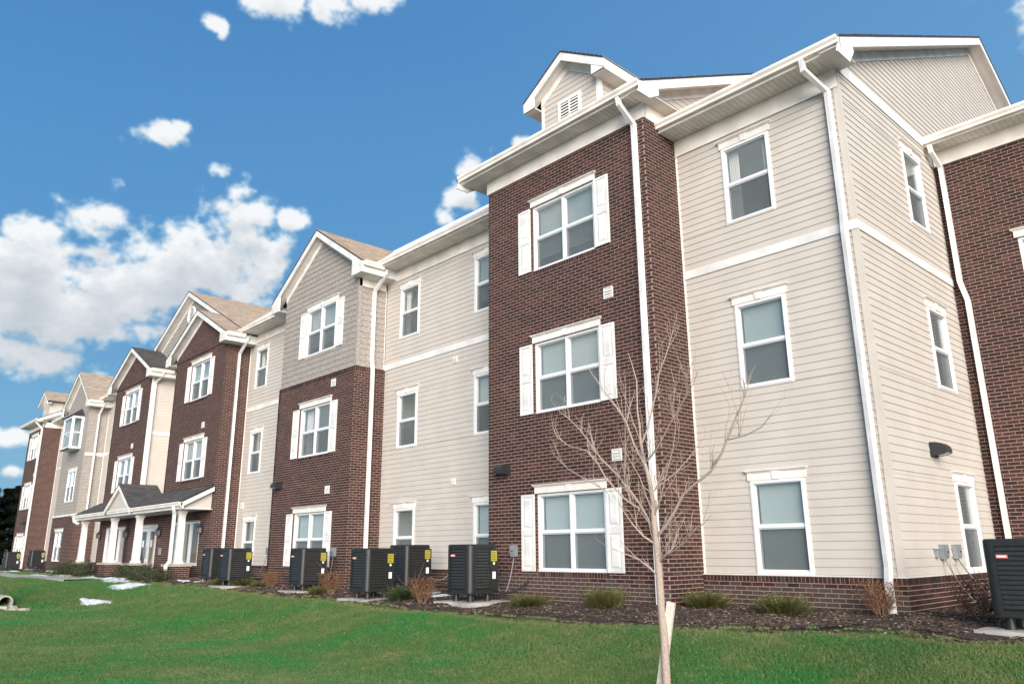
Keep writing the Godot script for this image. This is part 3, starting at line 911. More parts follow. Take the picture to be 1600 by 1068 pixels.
func build_bay_two() -> void:
	var x0 := -17.88; var x1 := -13.44; var z := 0.92
	var fb := front(x0, z + 0.05)
	var lo := []
	for k in 2: lo.append(window(fb, 2.39, k * FL + 0.03, 2, 1.73, 1.45, ["most", "curtain"][k], true, true, true))
	brick_wall("brick_wall", fb, x1 - x0 + 0.05, -0.75, 5.37, lo, false, {}, sill_rows(lo) + [[0.0, x1 - x0 + 0.05, 5.27, 5.37]])
	brick_wall("brick_wall", right(x1 + 0.05, z + 0.05), z + 0.05, -0.75, 5.37, [], false, {}, [[0.0, z + 0.05, 5.27, 5.37]])
	var lf := MB.new()
	lf.box(left(x0, 0), 0, z + 0.05, -0.75, 5.37, -0.1, 0.0)
	obj("brick_return", lf.mesh(), M.brick1, B)
	var f := front(x0, z)
	var up := window(f, 2.39, 2 * FL + 0.03, 2, 1.73, 1.45, "most", true, true)
	shake_wall(f, x1 - x0, 5.372, 8.38, [up], {"cx": 2.22, "ye": 8.38, "slope": 0.65, "apex": 9.82})
	shake_wall(right(x1, z), z, 5.372, 8.0, [])
	var lg := MB.new()
	lg.box(left(x0, 0), 0, z, 5.37, 8.0, -0.1, 0.0)
	obj("side_wall", lg.mesh(), M.shake, B)
	strip("corner_post", f, x1 - x0 - 0.07, x1 - x0, 5.38, 7.95, 0.0, 0.03, "shake")
	strip("corner_post", right(x1, z), -0.03, 0.07, 5.38, 7.95, 0.0, 0.03, "shake")
	strip("corner_post", right(x1, z), z - 0.04, z, 5.38, 7.95, 0.0, 0.03, "cream")
	strip("frieze_board", right(x1, z), -0.02, z, 7.7, 7.97, 0.0, 0.03, "cream")
	vent(fb, 3.37, 5.05); vent(fb, 3.34, 2.06)
	gable_roof("gable_roof", f, 2.22, 2.74, 8.27, 0.65, 0.28, 4.2, "tan", 0.0, x1 - x0, null, true, true)
	gutter(Vector3(x1 + 0.52, 8.24, z + 0.25), Vector3(x1 + 0.52, 8.24, 0.5), Vector3(1, 0, 0))
	plug(x0, x1, -0.1, z, 8.0)

func build_bay_three() -> void:
	var x0 := -27.45; var x1 := -22.47; var z := 0.93
	var f := front(x0, z)
	var w := x1 - x0
	var ops := []
	for k in [1, 2]: ops.append(window(f, 2.68, k * FL + 0.0, 2, 1.80, 1.45, ["", "half", "half"][k], true, true, true))
	var big := big_window(f, 1.25, 4.05, 0.02, 1.5)
	ops.append(big)
	brick_wall("brick_wall", f, w, -0.75, 8.17, ops, false, {"cx": w / 2, "ye": 8.17, "slope": 0.5, "apex": 9.42}, sill_rows(ops))
	brick_wall("brick_wall", right(x1, z), z, -0.75, 8.0, [])
	var lf := MB.new()
	lf.box(left(x0, 0), 0, z, 2.0, 8.0, -0.1, 0.0)
	obj("brick_return", lf.mesh(), M.brick1, B)
	vent(f, 3.45, 5.0)
	gable_roof("gable_roof", f, w / 2, w / 2 + 0.5, 8.17, 0.5, 0.3, 3.6, "tan", 0.0, w, null, true, true)
	gutter(Vector3(x1 + 0.50, 8.14, z + 0.27), Vector3(x1 + 0.50, 8.14, 0.5), Vector3(1, 0, 0))
	plug(x0, x1, -0.1, z, 7.9)
func build_bay_four() -> void:
	var x0 := -35.1; var x1 := -30.1; var z := 1.0
	var f := front(x0, z)
	var w := x1 - x0
	var ops := []
	for k in [1, 2]: ops.append(window(f, 2.5, k * FL + 0.0, 2, 1.80, 1.45, "half", true, true, true))
	ops.append(big_window(f, 1.05, 3.75, 0.02, 1.5))
	brick_wall("brick_wall", f, w, -0.75, 8.17, ops, false, {"cx": w / 2, "ye": 8.17, "slope": 0.5, "apex": 9.42}, sill_rows(ops))
	siding("siding_wall", right(x1, z), z, 2.1, 7.95, [], "siding", false)
	strip("band_board", right(x1, z), 0, z, 5.334, 5.49, 0.0, 0.03)
	strip("corner_post", right(x1, z), -0.02, 0.08, 2.1, 7.9, 0.0, 0.022, "cream")
	var lf := MB.new()
	lf.box(left(x0, 0), 0, z, -0.75, 8.0, -0.1, 0.0)
	obj("brick_return", lf.mesh(), M.brick1, B)
	vent(f, 3.3, 5.0)
	gable_roof("gable_roof", f, w / 2, w / 2 + 0.5, 8.15, 0.5, 0.3, 3.6, "grey", 0.0, w, null, true, true)
	gutter(Vector3(x1 + 0.50, 8.12, z + 0.27), Vector3(x1 + 0.50, 8.12, 0.3), Vector3(1, 0, 0))
	plug(x0, x1, -0.1, z, 7.9)
func big_window(f: Array, x0: float, x1: float, y0: float, y1: float) -> Array:
	# fixed shop-size window in three lights
	var o := part("window", B)
	o.transform = Transform3D(Basis(f[1], UP, f[2]), f[0] + f[1] * ((x0 + x1) / 2) + UP * y0)
	var w := x1 - x0; var h := y1 - y0
	var l := front(0, 0)
	var fr := MB.new()
	rect_ring(fr, l, -w / 2, w / 2, 0, h, 0.06, -0.12, -0.01)
	var k := 3
	for j in range(1, k): fr.box(l, -w / 2 + w * j / k - 0.045, -w / 2 + w * j / k + 0.045, 0.06, h - 0.06, -0.11, -0.015)
	fr.box(l, -w / 2 - 0.03, w / 2 + 0.03, -0.04, 0.0, -0.1, 0.03)
	obj("frame", fr.mesh(), M.vinyl, o)
	for j in k:
		var p := MB.new()
		var a := -w / 2 + w * j / k; var b := a + w / k
		p.quad(Vector3(a, 0.03, -0.06), Vector3(b, 0.03, -0.06), Vector3(b, h - 0.03, -0.06), Vector3(a, h - 0.03, -0.06))
		obj("pane", p.mesh(), M.glass, o)
	var d := window_meshes(2, w, h)
	obj("room_lining", d.room, M.room_warm, o).position.z = -0.02
	obj("curtain", d.curtain, M.curtain, o).position.z = -0.02
	return [x0, x1, y0, y1]

func build_entrance() -> void:
	var f := front(-30.1, 0.93)
	var dops := [[0.25, 2.42, -0.5, 1.5]]
	brick_wall("brick_wall", f, 2.65, -0.75, 2.2, dops)
	# double glazed doors in a white frame
	var d := part("entrance_doors", B)
	d.position = Vector3(-30.1 + 1.335, -0.5, 0.93)
	var l := front(0, 0)
	var fr := MB.new()
	fr.box(l, -1.085, -0.96, 0, 2.0, -0.12, 0.01); fr.box(l, 0.96, 1.085, 0, 2.0, -0.12, 0.01); fr.box(l, -0.96, 0.96, 1.9, 2.0, -0.12, 0.01)
	obj("door_frame", fr.mesh(), M.vinyl, d)
	for s in [-1, 1]:
		var lf := MB.new()
		var a: float = -0.955 if s < 0 else 0.005; var b := a + 0.95
		lf.box(l, a, a + 0.13, 0.01, 1.89, -0.09, -0.03); lf.box(l, b - 0.13, b, 0.01, 1.89, -0.09, -0.03)
		lf.box(l, a + 0.13, b - 0.13, 0.01, 0.25, -0.09, -0.03); lf.box(l, a + 0.13, b - 0.13, 1.76, 1.89, -0.09, -0.03)
		obj("door_leaf", lf.mesh(), M.vinyl, d)
		var p := MB.new()
		p.quad(Vector3(a + 0.13, 0.25, -0.06), Vector3(b - 0.13, 0.25, -0.06), Vector3(b - 0.13, 1.76, -0.06), Vector3(a + 0.13, 1.76, -0.06))
		obj("pane", p.mesh(), M.glass, d)
		var hd := MB.new()
		var hx: float = s * 0.09
		hd.tube([Vector3(hx, 0.75, -0.03), Vector3(hx, 0.75, 0.03), Vector3(hx, 1.15, 0.03), Vector3(hx, 1.15, -0.03)], [0.013, 0.013, 0.013, 0.013], 6)
		obj("door_handle", hd.mesh(), M.steel, d)
		var nt := MB.new()
		nt.box(l, a + 0.3, a + 0.5, 1.15, 1.42, -0.058, -0.056)
		obj("notice", nt.mesh(), M.label_white, d)
	var rm := window_meshes(2, 2.2, 2.0)
	obj("room_lining", rm.room, M.room_warm, d)
	# wall above, between the bays
	siding("siding_wall", front(-30.1, 0), 2.65, 2.0, 8.0, [], "siding", false)
	# wide gable over the entrance block
	var g := front(-35.1, 0.0)
	var gw := 12.65
	shake_wall(g, gw, 7.95, 8.245, [], {"cx": 6.3, "ye": 8.245, "slope": 0.5, "apex": 11.39})
	gable_roof("gable_roof", g, 6.3, 6.85, 8.2, 0.5, 0.32, 4.3, "tan", 0.0, gw, null, false, true)
	# round vent high in the gable
	var rv := part("round_vent", B)
	rv.position = Vector3(-28.95, 10.6, 0.0)
	var ring := MB.new()
	var pts := []; var rad := []
	for k in 25:
		pts.append(Vector3(cos(TAU * k / 24) * 0.36, sin(TAU * k / 24) * 0.36, 0.03)); rad.append(0.06)
	ring.tube(pts, rad, 8)
	obj("vent_frame", ring.mesh(), M.trim, rv)
	for k in 7:
		var y := -0.3 + k * 0.095
		var hw := sqrt(maxf(0.01, 0.34 * 0.34 - y * y))
		var sl := MB.new()
		sl.quad(Vector3(-hw, y, 0.05), Vector3(hw, y, 0.05), Vector3(hw, y + 0.08, 0.02), Vector3(-hw, y + 0.08, 0.02))
		obj("louvre", sl.mesh(), M.trim, rv)
	build_porch()
func build_porch() -> void:
	var x0 := -35.55; var x1 := -22.35
	var zf := 2.0
	var cx := -28.9
	# roof: a lean-to slope with a small pediment over the doors
	var deck := MB.new()
	var e := right(x1, zf)                        # x runs back from the eave
	deck.slab(e, PackedVector2Array([Vector2(0, 2.08), Vector2(1.02, 2.62), Vector2(1.02, 2.68), Vector2(0, 2.13)]), x0 - x1, 0)
	obj("porch_roof_deck", deck.mesh(), M.roof_edge, B)
	var s := Vector3(0, 0.55, -1.02).normalized()
	tag(obj("porch_shingles", slope_mesh(Vector3(x0, 2.135, zf), Vector3(1, 0, 0), s, x1 - x0, 1.16, "grey"), M.shingle_tan, B), "", "", "", "stuff")
	var top := MB.new()
	top.box(front(0, 0), -30.1, -27.45, 2.62, 2.68, 0.0, 1.0)
	obj("porch_roof_deck", top.mesh(), M.roof_edge, B)
	strip("porch_fascia", front(x0, zf), 0, x1 - x0, 1.86, 2.075, -0.06, 0.0)
	gutter(Vector3(x0, 2.09, zf + 0.002), Vector3(x1, 2.09, zf + 0.002), Vector3(0, 0, 1))
	var ce := MB.new()
	ce.box(front(0, 0), x0, x1, 1.85, 1.87, 0.94, zf - 0.06)
	obj("porch_ceiling", ce.mesh(), M.siding, B)
	# closed end with siding and a rake board
	for q in [[x1, 1.0]]:
		var en := MB.new()
		en.slab(e, PackedVector2Array([Vector2(0.05, 1.87), Vector2(1.05, 1.87), Vector2(1.05, 2.6), Vector2(0.05, 2.07)]), -0.2, -0.16)
		obj("porch_end_wall", en.mesh(), M.siding, B)
		var rb := MB.new()
		rb.slab(e, PackedVector2Array([Vector2(-0.05, 1.90), Vector2(1.05, 2.49), Vector2(1.05, 2.64), Vector2(-0.05, 2.06)]), -0.03, 0.0)
		rb.slab(e, PackedVector2Array([Vector2(0.0, 1.84), Vector2(1.05, 1.84), Vector2(1.05, 1.90), Vector2(0.0, 1.90)]), -0.22, -0.14)
		obj("rake_board", rb.mesh(), M.trim, B)
	var pf := front(cx - 1.5, zf + 0.06)
	var pg := {"cx": 1.5, "ye": 2.2, "slope": 0.6, "apex": 2.98}
	var pd := part("porch_pediment", B)
	siding("pediment_wall", pf, 3.0, 2.1, 2.2, [], "siding", false, pg, 0.127, pd)
	gable_roof("pediment_roof", pf, 1.5, 1.62, 2.14, 0.6, 0.12, 1.35, "grey", 0.0, 3.0, pd, false, false)
	# columns on brick piers with stone caps
	for dx in [-5.85, -1.55, 1.55, 5.85]:
		var c := part("porch_column", B)
		c.position = Vector3(cx + dx, 0.06, 1.72)
		var sh := MB.new()
		var r := [[0.0, 0.13], [0.06, 0.13], [0.09, 0.12], [1.62, 0.10]]
		for k in r.size() - 1:
			var a: float = r[k][1]; var b: float = r[k + 1][1]
			var ya: float = r[k][0]; var yb: float = r[k + 1][0]
			for j in 4:
				var d0 := Vector3(1, 0, 1).rotated(UP, j * PI / 2); var d1 := Vector3(1, 0, 1).rotated(UP, (j + 1) * PI / 2)
				sh.quad(d0 * a + UP * ya, d1 * a + UP * ya, d1 * b + UP * yb, d0 * b + UP * yb)
		obj("shaft", sh.mesh(), M.trim, c)
		var cp := MB.new()
		cp.box(front(0, 0), -0.115, 0.115, 1.62, 1.68, -0.115, 0.115); cp.box(front(0, 0), -0.14, 0.14, 1.68, 1.79, -0.14, 0.14)
		cp.box(front(0, 0), -0.15, 0.15, 0.0, 0.09, -0.15, 0.15)
		obj("capital_and_base", cp.mesh(), M.trim, c)
	for q in [[cx - 6.3, cx - 5.4], [cx - 2.0, cx - 1.1], [cx + 1.1, cx + 2.0], [cx + 5.4, cx + 6.3]]:
		var w: float = q[1] - q[0]
		brick_wall("brick_pier", front(q[0], 2.0), w, -0.75, -0.02, [])
		brick_wall("brick_pier", right(q[1], 2.0), 0.56, -0.75, -0.02, [])
		var st := MB.new()
		st.box(front(0, 0), q[0] - 0.06, q[1] + 0.06, -0.02, 0.06, 1.4, 2.07)
		obj("pier_cap", st.mesh(), M.stone, B)
	# porch floor
	var fl := MB.new()
	fl.box(front(0, 0), x0 + 0.3, x1 - 0.3, -0.62, -0.5, 0.9, 1.95)
	obj("porch_floor", fl.mesh(), M.concrete, B)

func build_bay_five() -> void:
	var x0 := -44.16; var x1 := -39.72; var z := 0.92
	var f := front(x0, z)
	var w := x1 - x0
	var fb := front(x0, z + 0.05)
	var w1 := window(fb, 1.75, 0.03, 2, 1.5, 1.5, "curtain", true, false, true)
	brick_wall("brick_wall", fb, w + 0.05, -0.75, 2.3, [w1], false, {}, sill_rows([w1]))
	brick_wall("brick_wall", right(x1 + 0.05, z + 0.05), z + 0.05, -0.75, 2.3, [])
	var w2 := window(f, 2.6, FL, 2, 1.5, 1.6, "half", true)
	shake_wall(f, w, 2.3, 8.32, [w2], {"cx": w / 2, "ye": 8.32, "slope": 0.7, "apex": 9.87})
	shake_wall(right(x1, z), z, 2.3, 8.0, [])
	strip("band_board", right(x1, z), 0, z, 5.334, 5.49, 0.0, 0.03)
	strip("band_board", f, 0, w + 0.05, 2.3, 2.4, 0.0, 0.07)
	var lf := MB.new()
	lf.box(left(x0, 0), 0, z, -0.75, 8.0, -0.1, 0.0)
	obj("side_wall", lf.mesh(), M.shake, B)
	strip("corner_post", f, w - 0.08, w, 2.4, 7.9, 0.0, 0.03, "shake")
	# boxed-out bay window with a little hipped roof
	var bw := part("bay_window", B)
	bw.position = Vector3(x0 + 2.55, 5.75, z)
	var l := front(0, 0)
	var bm := MB.new()
	var bx := 0.95; var dz := 0.55; var h := 1.75
	var ring := [Vector3(-bx, 0, 0), Vector3(-bx + 0.08, 0, dz), Vector3(bx - 0.08, 0, dz), Vector3(bx, 0, 0)]
	for k in 3:
		var a: Vector3 = ring[k]; var b: Vector3 = ring[k + 1]
		var u := (b - a).normalized()
		var n := u.cross(UP)
		var ln := (b - a).length()
		var ff := [a, u, n]
		rect_ring(bm, ff, 0, ln, 0, h, 0.12, -0.06, 0.0)
		bm.box(ff, 0.12, ln - 0.12, h * 0.5 - 0.03, h * 0.5 + 0.03, -0.05, -0.01)
		var gl := MB.new()
		gl.quad(a + u * 0.1 + UP * 0.1 - n * 0.03, b - u * 0.1 + UP * 0.1 - n * 0.03, b - u * 0.1 + UP * (h - 0.1) - n * 0.03, a + u * 0.1 + UP * (h - 0.1) - n * 0.03)
		obj("pane", gl.mesh(), M.glass, bw)
	obj("frame", bm.mesh(), M.vinyl, bw)
	var und := MB.new()
	und.tri(ring[0], ring[2], ring[1]); und.tri(ring[0], ring[3], ring[2])
	for k in 3:
		und.quad(ring[k] + UP * -0.001, ring[k + 1] + UP * -0.001, ring[k + 1] + UP * 0.05 , ring[k] + UP * 0.05)
	obj("underside", und.mesh(), M.trim, bw)
	var rf := MB.new()
	var pk0 := Vector3(-0.3, h + 0.5, 0); var pk1 := Vector3(0.3, h + 0.5, 0)
	var tp := [ring[0] + Vector3(-0.08, h, 0), ring[1] + Vector3(-0.05, h, 0.08), ring[2] + Vector3(0.05, h, 0.08), ring[3] + Vector3(0.08, h, 0)]
	rf.tri(tp[0], tp[1], pk0); rf.quad(tp[1], tp[2], pk1, pk0); rf.tri(tp[2], tp[3], pk1)
	obj("bay_window_roof", rf.mesh(), M.roof_edge, bw)
	var rm := MB.new()
	rm.box(l, -0.9, 0.9, 0.02, h, -0.01, 0.06)
	obj("room_lining", rm.mesh(), M.room, bw)
	gable_roof("gable_roof", f, w / 2, w / 2 + 0.5, 8.2, 0.7, 0.28, 4.2, "tan", 0.0, w, null, true, true)
	gutter(Vector3(x1 + 0.5, 8.17, z + 0.25), Vector3(x1 + 0.5, 8.17, 0.5), Vector3(1, 0, 0))
	plug(x0, x1, -0.1, z, 7.95)
func build_bay_six() -> void:
	var x0 := -53.2; var x1 := -49.4; var z := 1.0
	var f := front(x0, z)
	var ops := []
	for k in 3: ops.append(window(f, 1.85, k * FL + 0.02, 2, 1.55, 1.45, ["curtain", "half", "half"][k], true, true, true))
	brick_wall("brick_wall", f, x1 - x0, -0.75, 7.95, ops, false, {}, sill_rows(ops))
	brick_wall("brick_wall", right(x1, z), z, -0.75, 7.95, [])
	var lf := MB.new()
	lf.box(left(x0, 0), 0, z, -0.75, 8.0, -0.1, 0.0)
	obj("brick_return", lf.mesh(), M.brick1, B)
	vent(f, 3.1, 5.1)
	strip("frieze_board", f, -0.03, x1 - x0 + 0.03, 7.94, 8.25, -0.05, 0.03, "cream")
	strip("frieze_board", right(x1, z), 0, z, 7.94, 8.25, -0.05, 0.03, "cream")
	eave(Vector3(x0 - 0.45, 8.25, z), Vector3(x1 + 0.3, 8.25, z), Vector3(0, 0, 1), 0.40, 0.11, 0.0)
	plug(x0, x1, -0.1, z, 7.95)
	gable_roof("gable_roof", right(x1, z), 9.6, 10.05, 8.42, 0.49, 0.31, 4.6, "tan", 0.0, 19.2, null, false, true)
	var d := part("dormer", B)
	var df := front(-51.3 - 0.85, 0.62)
	siding("siding_wall", df, 1.7, 8.5, 9.75, [], "siding", false, {"cx": 0.85, "ye": 9.75, "slope": 0.64, "apex": 10.28}, 0.127, d)
	siding("siding_wall", right(-51.3 + 0.85, 0.62), 2.2, 8.5, 9.8, [], "siding", false, {}, 0.127, d)
	gable_roof("dormer_roof", df, 0.85, 1.2, 9.75, 0.64, 0.27, 2.6, "tan", 0.0, 1.7, d, false, true)

func build_main() -> void:
	# recessed siding walls between the bays, with their brick base and eaves
	var walls := [[-13.44, -7.79, [[1.19, 0.88], [4.46, 0.93]], true], [-22.47, -17.88, [[1.05, 0.9]], false], [-39.72, -35.1, [[1.45, 0.9]], false], [-49.4, -44.16, [[3.1, 0.9]], false]]
	var styles := [["none", "none", "curtain"], ["full", "half", "most"]]
	for q in walls:
		var f := front(q[0], 0)
		var w: float = q[1] - q[0]
		var lo := []; var hi := []
		var j := 0
		for s in q[2]:
			for k in 3:
				var o := window(f, s[0], k * FL + 0.03, 1, s[1], 1.45, styles[j % 2][k])
				if k < 2: lo.append(o)
				else: hi.append(o)
			j += 1
		siding("siding_wall", f, w, 0.016, 5.334, lo, "siding", q[3])
		siding("siding_wall", f, w, 5.49, 8.2, hi, "siding", q[3])
		strip("band_board", f, 0, w, 5.334, 5.49, -0.1, 0.028)
		for y in [[0.016, 5.334], [5.49, 8.2]]:
			strip("corner_post", f, 0, 0.03, y[0], y[1], 0.0, 0.025, "cream")
		base_course(f, w, false)
		eave(Vector3(q[0], 8.2, 0), Vector3(q[1], 8.2, 0), Vector3(0, 0, 1), 0.52, 0.10, 0.30)
	vent(front(-13.44, 0), 3.24, 5.08, "cream", 0.075); vent(front(-13.44, 0), 3.22, 2.04, "cream", 0.075)
	vent(front(-22.47, 0), 3.9, 5.05, "cream", 0.075); vent(front(-22.47, 0), 3.9, 2.04, "cream", 0.075); vent(front(-22.47, 0), 0.35, 2.0, "cream", 0.11)
	# steep main roof: the front slope, in the shade all winter, still holds its snow
	var e := right(-8.0, 0.62)
	var L := 45.5
	var dk := MB.new()
	dk.slab(e, PackedVector2Array([Vector2(0, 8.30), Vector2(4.2, 11.42), Vector2(8.4, 8.30), Vector2(8.4, 8.36), Vector2(4.2, 11.48), Vector2(0, 8.36)]), -L, 0)
	obj("roof_deck", dk.mesh(), M.roof_edge, B)
	var sn := MB.new()
	sn.slab(e, PackedVector2Array([Vector2(0.05, 8.36), Vector2(4.15, 11.44), Vector2(4.15, 11.47), Vector2(0.05, 8.40)]), -L, -0.02)
	obj("roof_snow", sn.mesh(), M.snow, B)
	var bk := MB.new()
	bk.box(front(0, 0), -56.0, 0.0, -0.75, 8.0, -17.3, -17.2)
	bk.box(front(0, 0), -56.0, -55.9, -0.75, 8.0, -17.2, 0.0)
	bk.box(front(0, 0), -55.9, -53.2, -0.75, 8.0, -0.1, 0.0)
	obj("rear_wall", bk.mesh(), M.siding, B)

func spouts() -> void:
	# [x of the pipe, wall z, eave z, eave y, bottom]
	var s := Vector3(1, 0, 0)
	# corner of the wing, hung on the front face
	downspout([Vector3(-0.30, 8.30, 0.60), Vector3(-0.30, 8.12, 0.56), Vector3(-0.16, 7.86, 0.07), Vector3(-0.16, 5.6, 0.07), Vector3(-0.16, 5.36, 0.10), Vector3(-0.16, 0.15, 0.10), Vector3(-0.16, -0.05, 0.16), Vector3(-0.16, -0.5, 0.16), Vector3(-0.15, -0.56, 0.34)], s)
	# right corner of the first brick bay
	downspout([Vector3(-3.52, 8.80, 1.46), Vector3(-3.52, 8.62, 1.42), Vector3(-3.48, 8.32, 1.06), Vector3(-3.48, -0.48, 1.06)], s)
	# where the brick wing meets the end wall
	downspout([Vector3(0.14, 8.22, -3.84), Vector3(0.14, 8.08, -3.88), Vector3(0.16, 7.85, -4.24), Vector3(0.16, 5.4, -4.24), Vector3(0.24, 5.0, -4.24), Vector3(0.24, -0.45, -4.24)], s)
	# shake bay, right side
	downspout([Vector3(-12.87, 8.15, 0.42), Vector3(-12.9, 8.02, 0.42), Vector3(-13.38, 7.6, 0.46), Vector3(-13.38, 5.6, 0.46), Vector3(-13.32, 5.3, 0.46), Vector3(-13.32, -0.45, 0.46)], Vector3(0, 0, 1))
	# tall brick bay by the entrance
	downspout([Vector3(-21.92, 8.05, 0.42), Vector3(-21.95, 7.92, 0.42), Vector3(-22.40, 7.5, 0.46), Vector3(-22.40, -0.42, 0.46)], Vector3(0, 0, 1))
	downspout([Vector3(-29.55, 8.03, 0.75), Vector3(-29.6, 7.9, 0.75), Vector3(-30.03, 7.6, 0.88), Vector3(-30.03, 2.6, 0.88)], Vector3(0, 0, 1))
	downspout([Vector3(-39.17, 8.05, 0.45), Vector3(-39.2, 7.95, 0.45), Vector3(-39.62, 7.5, 0.5), Vector3(-39.62, 2.3, 0.5), Vector3(-39.60, -0.42, 0.5)], Vector3(0, 0, 1))
	downspout([Vector3(-49.5, 8.33, 1.46), Vector3(-49.5, 8.2, 1.42), Vector3(-49.55, 7.85, 1.06), Vector3(-49.55, -0.42, 1.06)], s)
	# porch ends
	downspout([Vector3(-22.9, 1.98, 2.08), Vector3(-22.9, 1.86, 2.08), Vector3(-22.98, 1.7, 2.0), Vector3(-22.98, 0.15, 2.0), Vector3(-22.95, -0.02, 2.12), Vector3(-22.95, -0.45, 2.12)], s)
	downspout([Vector3(-35.3, 1.98, 2.08), Vector3(-35.2, 1.84, 2.08), Vector3(-34.85, 1.72, 1.98)], s)

# ------------------------------------------------------------------ things on and by the building
func round_rect(a: float, r: float, n := 5) -> PackedVector2Array:
	var p := PackedVector2Array()
	for k in 4:
		var c := Vector2(a - r, a - r).rotated(k * PI / 2)
		for j in n + 1: p.append(c + Vector2(r, 0).rotated(k * PI / 2 + PI / 2 * j / n))
	return p
func ring_band(mb: MB, sec: PackedVector2Array, y0: float, s0: float, y1: float, s1: float) -> void:
	for k in sec.size():
		var a := sec[k]; var b := sec[(k + 1) % sec.size()]
		# sec turns counter-clockwise in (x, -z)
		mb.quad(Vector3(a.x * s0, y0, -a.y * s0), Vector3(b.x * s0, y0, -b.y * s0), Vector3(b.x * s1, y1, -b.y * s1), Vector3(a.x * s1, y1, -a.y * s1))
func disc(mb: MB, sec: PackedVector2Array, y: float, s: float) -> void:
	for k in sec.size():
		var a := sec[k]; var b := sec[(k + 1) % sec.size()]
		mb.tri(Vector3(0, y, 0), Vector3(a.x * s, y, -a.y * s), Vector3(b.x * s, y, -b.y * s))
func make_condenser(label: String) -> Node3D:
	var c := thing("air_conditioner", label, "air conditioner", Vector3.ZERO, 0.0, "outdoor air conditioning units along the wall")
	var a := 0.40
	var sec := round_rect(a, 0.11)
	var l := front(0, 0)
	var core := MB.new()
	ring_band(core, sec, 0.2, 0.95, 1.1, 0.95)
	obj("coil", core.mesh(), M.ac_core, c)
	var pan := MB.new()
	ring_band(pan, sec, 0.15, 0.97, 0.17, 1.0); ring_band(pan, sec, 0.17, 1.0, 0.235, 1.0); ring_band(pan, sec, 0.235, 1.0, 0.24, 0.95)
	disc(pan, sec, 0.152, 0.97)
	obj("base_pan", pan.mesh(), M.ac, c)
	var lv := MB.new()
	ring_band(lv, sec, 0.0, 1.0, 0.012, 1.003); ring_band(lv, sec, 0.012, 1.003, 0.052, 0.968); ring_band(lv, sec, -0.012, 0.95, 0.0, 1.0)
	var lm := lv.mesh()
	for k in 13: obj("louvre", lm, M.ac, c).position.y = 0.255 + k * 0.06
	for k in 4:
		var post := MB.new()
		var arc := []
		for j in 9: arc.append((Vector2(a - 0.11, a - 0.11) + Vector2(0.118, 0).rotated(PI / 2 * j / 8.0)).rotated(k * PI / 2))
		arc.insert(0, (Vector2(a + 0.008, a - 0.15)).rotated(k * PI / 2))
		arc.append((Vector2(a - 0.15, a + 0.008)).rotated(k * PI / 2))
		for j in arc.size() - 1:
			var p: Vector2 = arc[j]; var q: Vector2 = arc[j + 1]
			post.quad(Vector3(p.x, 0.2, -p.y), Vector3(q.x, 0.2, -q.y), Vector3(q.x, 1.05, -q.y), Vector3(p.x, 1.05, -p.y))
		obj("corner_post", post.mesh(), M.ac, c)
	var top := MB.new()
	ring_band(top, sec, 1.03, 1.0, 1.045, 1.012); ring_band(top, sec, 1.045, 1.012, 1.105, 1.012); ring_band(top, sec, 1.105, 1.012, 1.13, 0.97); ring_band(top, sec, 1.13, 0.97, 1.12, 0.84)
	obj("top_rim", top.mesh(), M.ac, c)
	var gr := MB.new()
	for k in 7:
		var pts := []; var rd := []
		for j in 25:
			pts.append(Vector3(cos(TAU * j / 24) * (0.05 + k * 0.045), 1.125, sin(TAU * j / 24) * (0.05 + k * 0.045))); rd.append(0.004)
		gr.tube(pts, rd, 4)
	for k in 8:
		var d := Vector3(cos(TAU * k / 8), 0, sin(TAU * k / 8))
		gr.tube([d * 0.03 + UP * 1.12, d * 0.35 + UP * 1.12], [0.005, 0.005], 4)
	obj("fan_guard", gr.mesh(), M.ac, c)
	# service panel with stickers on the side face
	var sp := MB.new()
	sp.box([Vector3(a + 0.004, 0, 0), Vector3(0, 0, -1), Vector3(1, 0, 0)], 0.16, 0.40, 0.22, 1.03, -0.06, 0.012)
	obj("service_panel", sp.mesh(), M.ac, c)
	var side := [Vector3(a + 0.0165, 0, 0), Vector3(0, 0, -1), Vector3(1, 0, 0)]
	var s1 := MB.new(); s1.box(side, 0.19, 0.36, 0.79, 1.02, 0.0, 0.002)
	obj("energy_sticker", s1.mesh(), M.sticker, c)
	var s3 := MB.new()
	for k in 5: s3.box(side, 0.205, 0.345 - 0.03 * (k % 2), 0.82 + k * 0.035, 0.829 + k * 0.035, 0.0022, 0.003)
	s3.box(side, 0.19, 0.36, 0.998, 1.02, 0.0022, 0.003)
	obj("sticker_print", s3.mesh(), M.ink, c)
	var s2 := MB.new(); s2.box(side, 0.23, 0.32, 0.44, 0.58, 0.0, 0.002); s2.box(side, 0.25, 0.3, 0.72, 0.77, 0.0, 0.002)
	obj("rating_label", s2.mesh(), M.label_white, c)
	var bd := MB.new(); bd.box([Vector3(0, 0, a + 0.003), Vector3(1, 0, 0), Vector3(0, 0, 1)], -0.24, -0.10, 0.885, 0.93, -0.02, 0.006)
	obj("badge", bd.mesh(), M.badge, c)
	var bs := MB.new(); bs.box([Vector3(0, 0, a + 0.0095), Vector3(1, 0, 0), Vector3(0, 0, 1)], -0.225, -0.115, 0.898, 0.917, 0.0, 0.001)
	obj("badge_stripe", bs.mesh(), M.label_white, c)
	for q in [[-0.24, 0.24], [0.24, 0.24], [-0.24, -0.24], [0.24, -0.24]]:
		var lg := MB.new()
		lg.tube([Vector3(q[0], 0.0, q[1]), Vector3(q[0], 0.03, q[1]), Vector3(q[0], 0.16, q[1])], [0.075, 0.062, 0.055], 12)
		obj("foot", lg.mesh(), M.ac, c)
	return c
